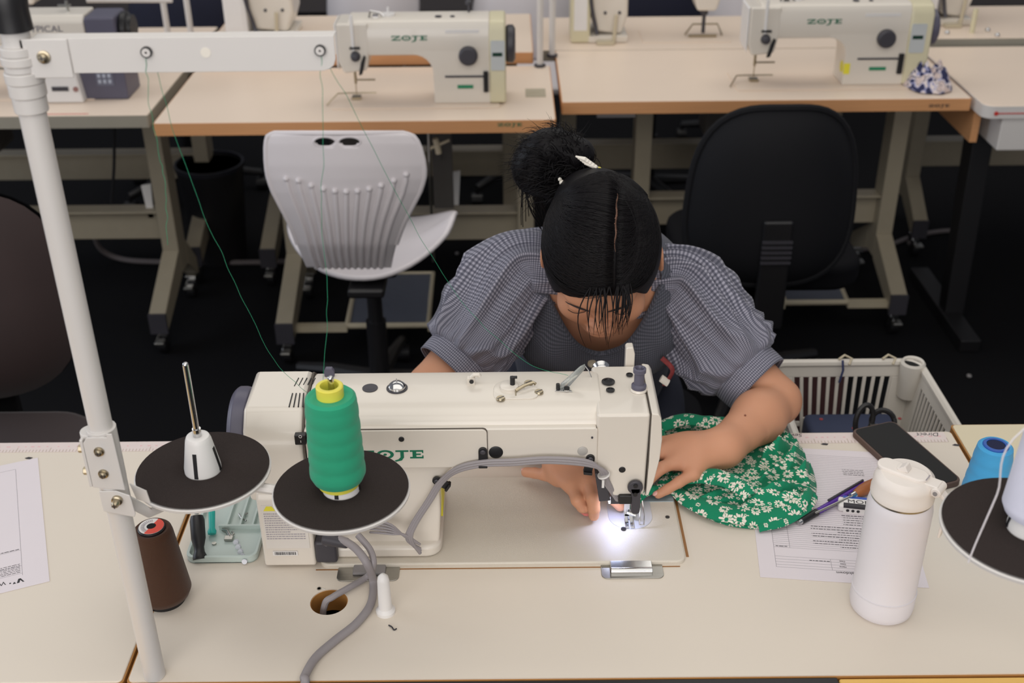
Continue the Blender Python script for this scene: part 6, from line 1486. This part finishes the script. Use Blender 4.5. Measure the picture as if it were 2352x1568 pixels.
for k, (px, c_) in enumerate(((1940, beige), (2040, beige))):
    q = aty(px, 828, by1); q.z = zt + .006; obj('cord_tie', MB().tube([q + Vector((-.012, -.004, .004)), q + Vector((0, .004, .008)), q + Vector((.012, -.002, .004)), q + Vector((.006, -.010, -.004))], .0022, 6), c_, label='pale cord knotted on the basket rim, left one' if k == 0 else 'pale cord knotted on the basket rim beside the round corner', cat='cord')
q = aty(1932, 835, by1 - .01); obj('blue_tie', MB().tube([q + Vector((0, -.006, .010)), q + Vector((.002, -.010, -.008)), q + Vector((-.001, -.008, -.034))], .003, 6, flat=.6), mat('blue_cord', (52, 62, 104), .6), label='dark blue cord hanging on the far basket wall', cat='cord')
navy = mat('navy_cloth', (46, 54, 80), .85, var=.1)
nf = obj('folded_cloth', MB().box(bx0 + .06, by0 + .05, zb + .001, bx1 - .052, by1 - .05, .600), navy, bevel=.012, label='navy cloth with tiny red specks lying in the basket', cat='cloth')
sp_ = MB()
for k in range(9): sp_.cyl((.47 + .03 * k + .01 * (k % 3), 1.62 + .03 * ((k * 7) % 5), .5995), (.47 + .03 * k + .01 * (k % 3), 1.62 + .03 * ((k * 7) % 5), .6008), .0035, seg=7)
obj('red_speck_print', sp_, mat('speck_red', (150, 60, 62), .8), nf, smooth=False)
dmar = mat('maroon_cloth', (92, 60, 62), .85, var=.15)
obj('maroon_cloth', MB().box(bx0 + .02, by1 + .012, .49, bx1 - .12, by1 + .05, .645), dmar, bevel=.015, label='dull maroon cloth seen through the far basket slots', cat='cloth')
sc = thing('scissors', 'black handled scissors standing in the basket with loops up', 'scissors', (.575, 1.60, .60))
for px, py, rx, rz, an_ in ((1985, 965, .014, .024, -.25), (2028, 968, .018, .016, .35)):
    c = aty(px, py, 1.60); obj('handle_loop', MB().tube([c + Vector((rx * cos(a) * cos(an_) - rz * sin(a) * sin(an_), .01 * sin(a), rx * cos(a) * sin(an_) + rz * sin(a) * cos(an_))) for a in [2 * pi * i / 24 for i in range(25)]], .0045, 8), black, sc)
c = aty(2005, 985, 1.595); obj('blade', MB().box(c.x - .006, 1.592, .601, c.x + .006, 1.596, c.z + .01), steel, sc)
q = aty(2105, 985, 1.57); obj('leather_pouch', MB().sphere((q.x, 1.575, .625), .035, (1, .6, .75)), mat('pouch_brown', (84, 66, 62), .7), label='rounded brown pouch in the basket behind the phone', cat='pouch')
# stool under the basket
stl = thing('stool', 'dark stool the white basket rests on', 'stool', (.60, 1.67, 0))
obj('seat', MB().prism(rrect(.48, 1.56, .72, 1.79, .03), .445, .4705), black, stl, bevel=.008)
for sx in (.50, .70):
    for sy in (1.59, 1.76): obj('leg', MB().cyl((sx, sy, 0), (sx, sy, .45), .012), dgrey, stl)
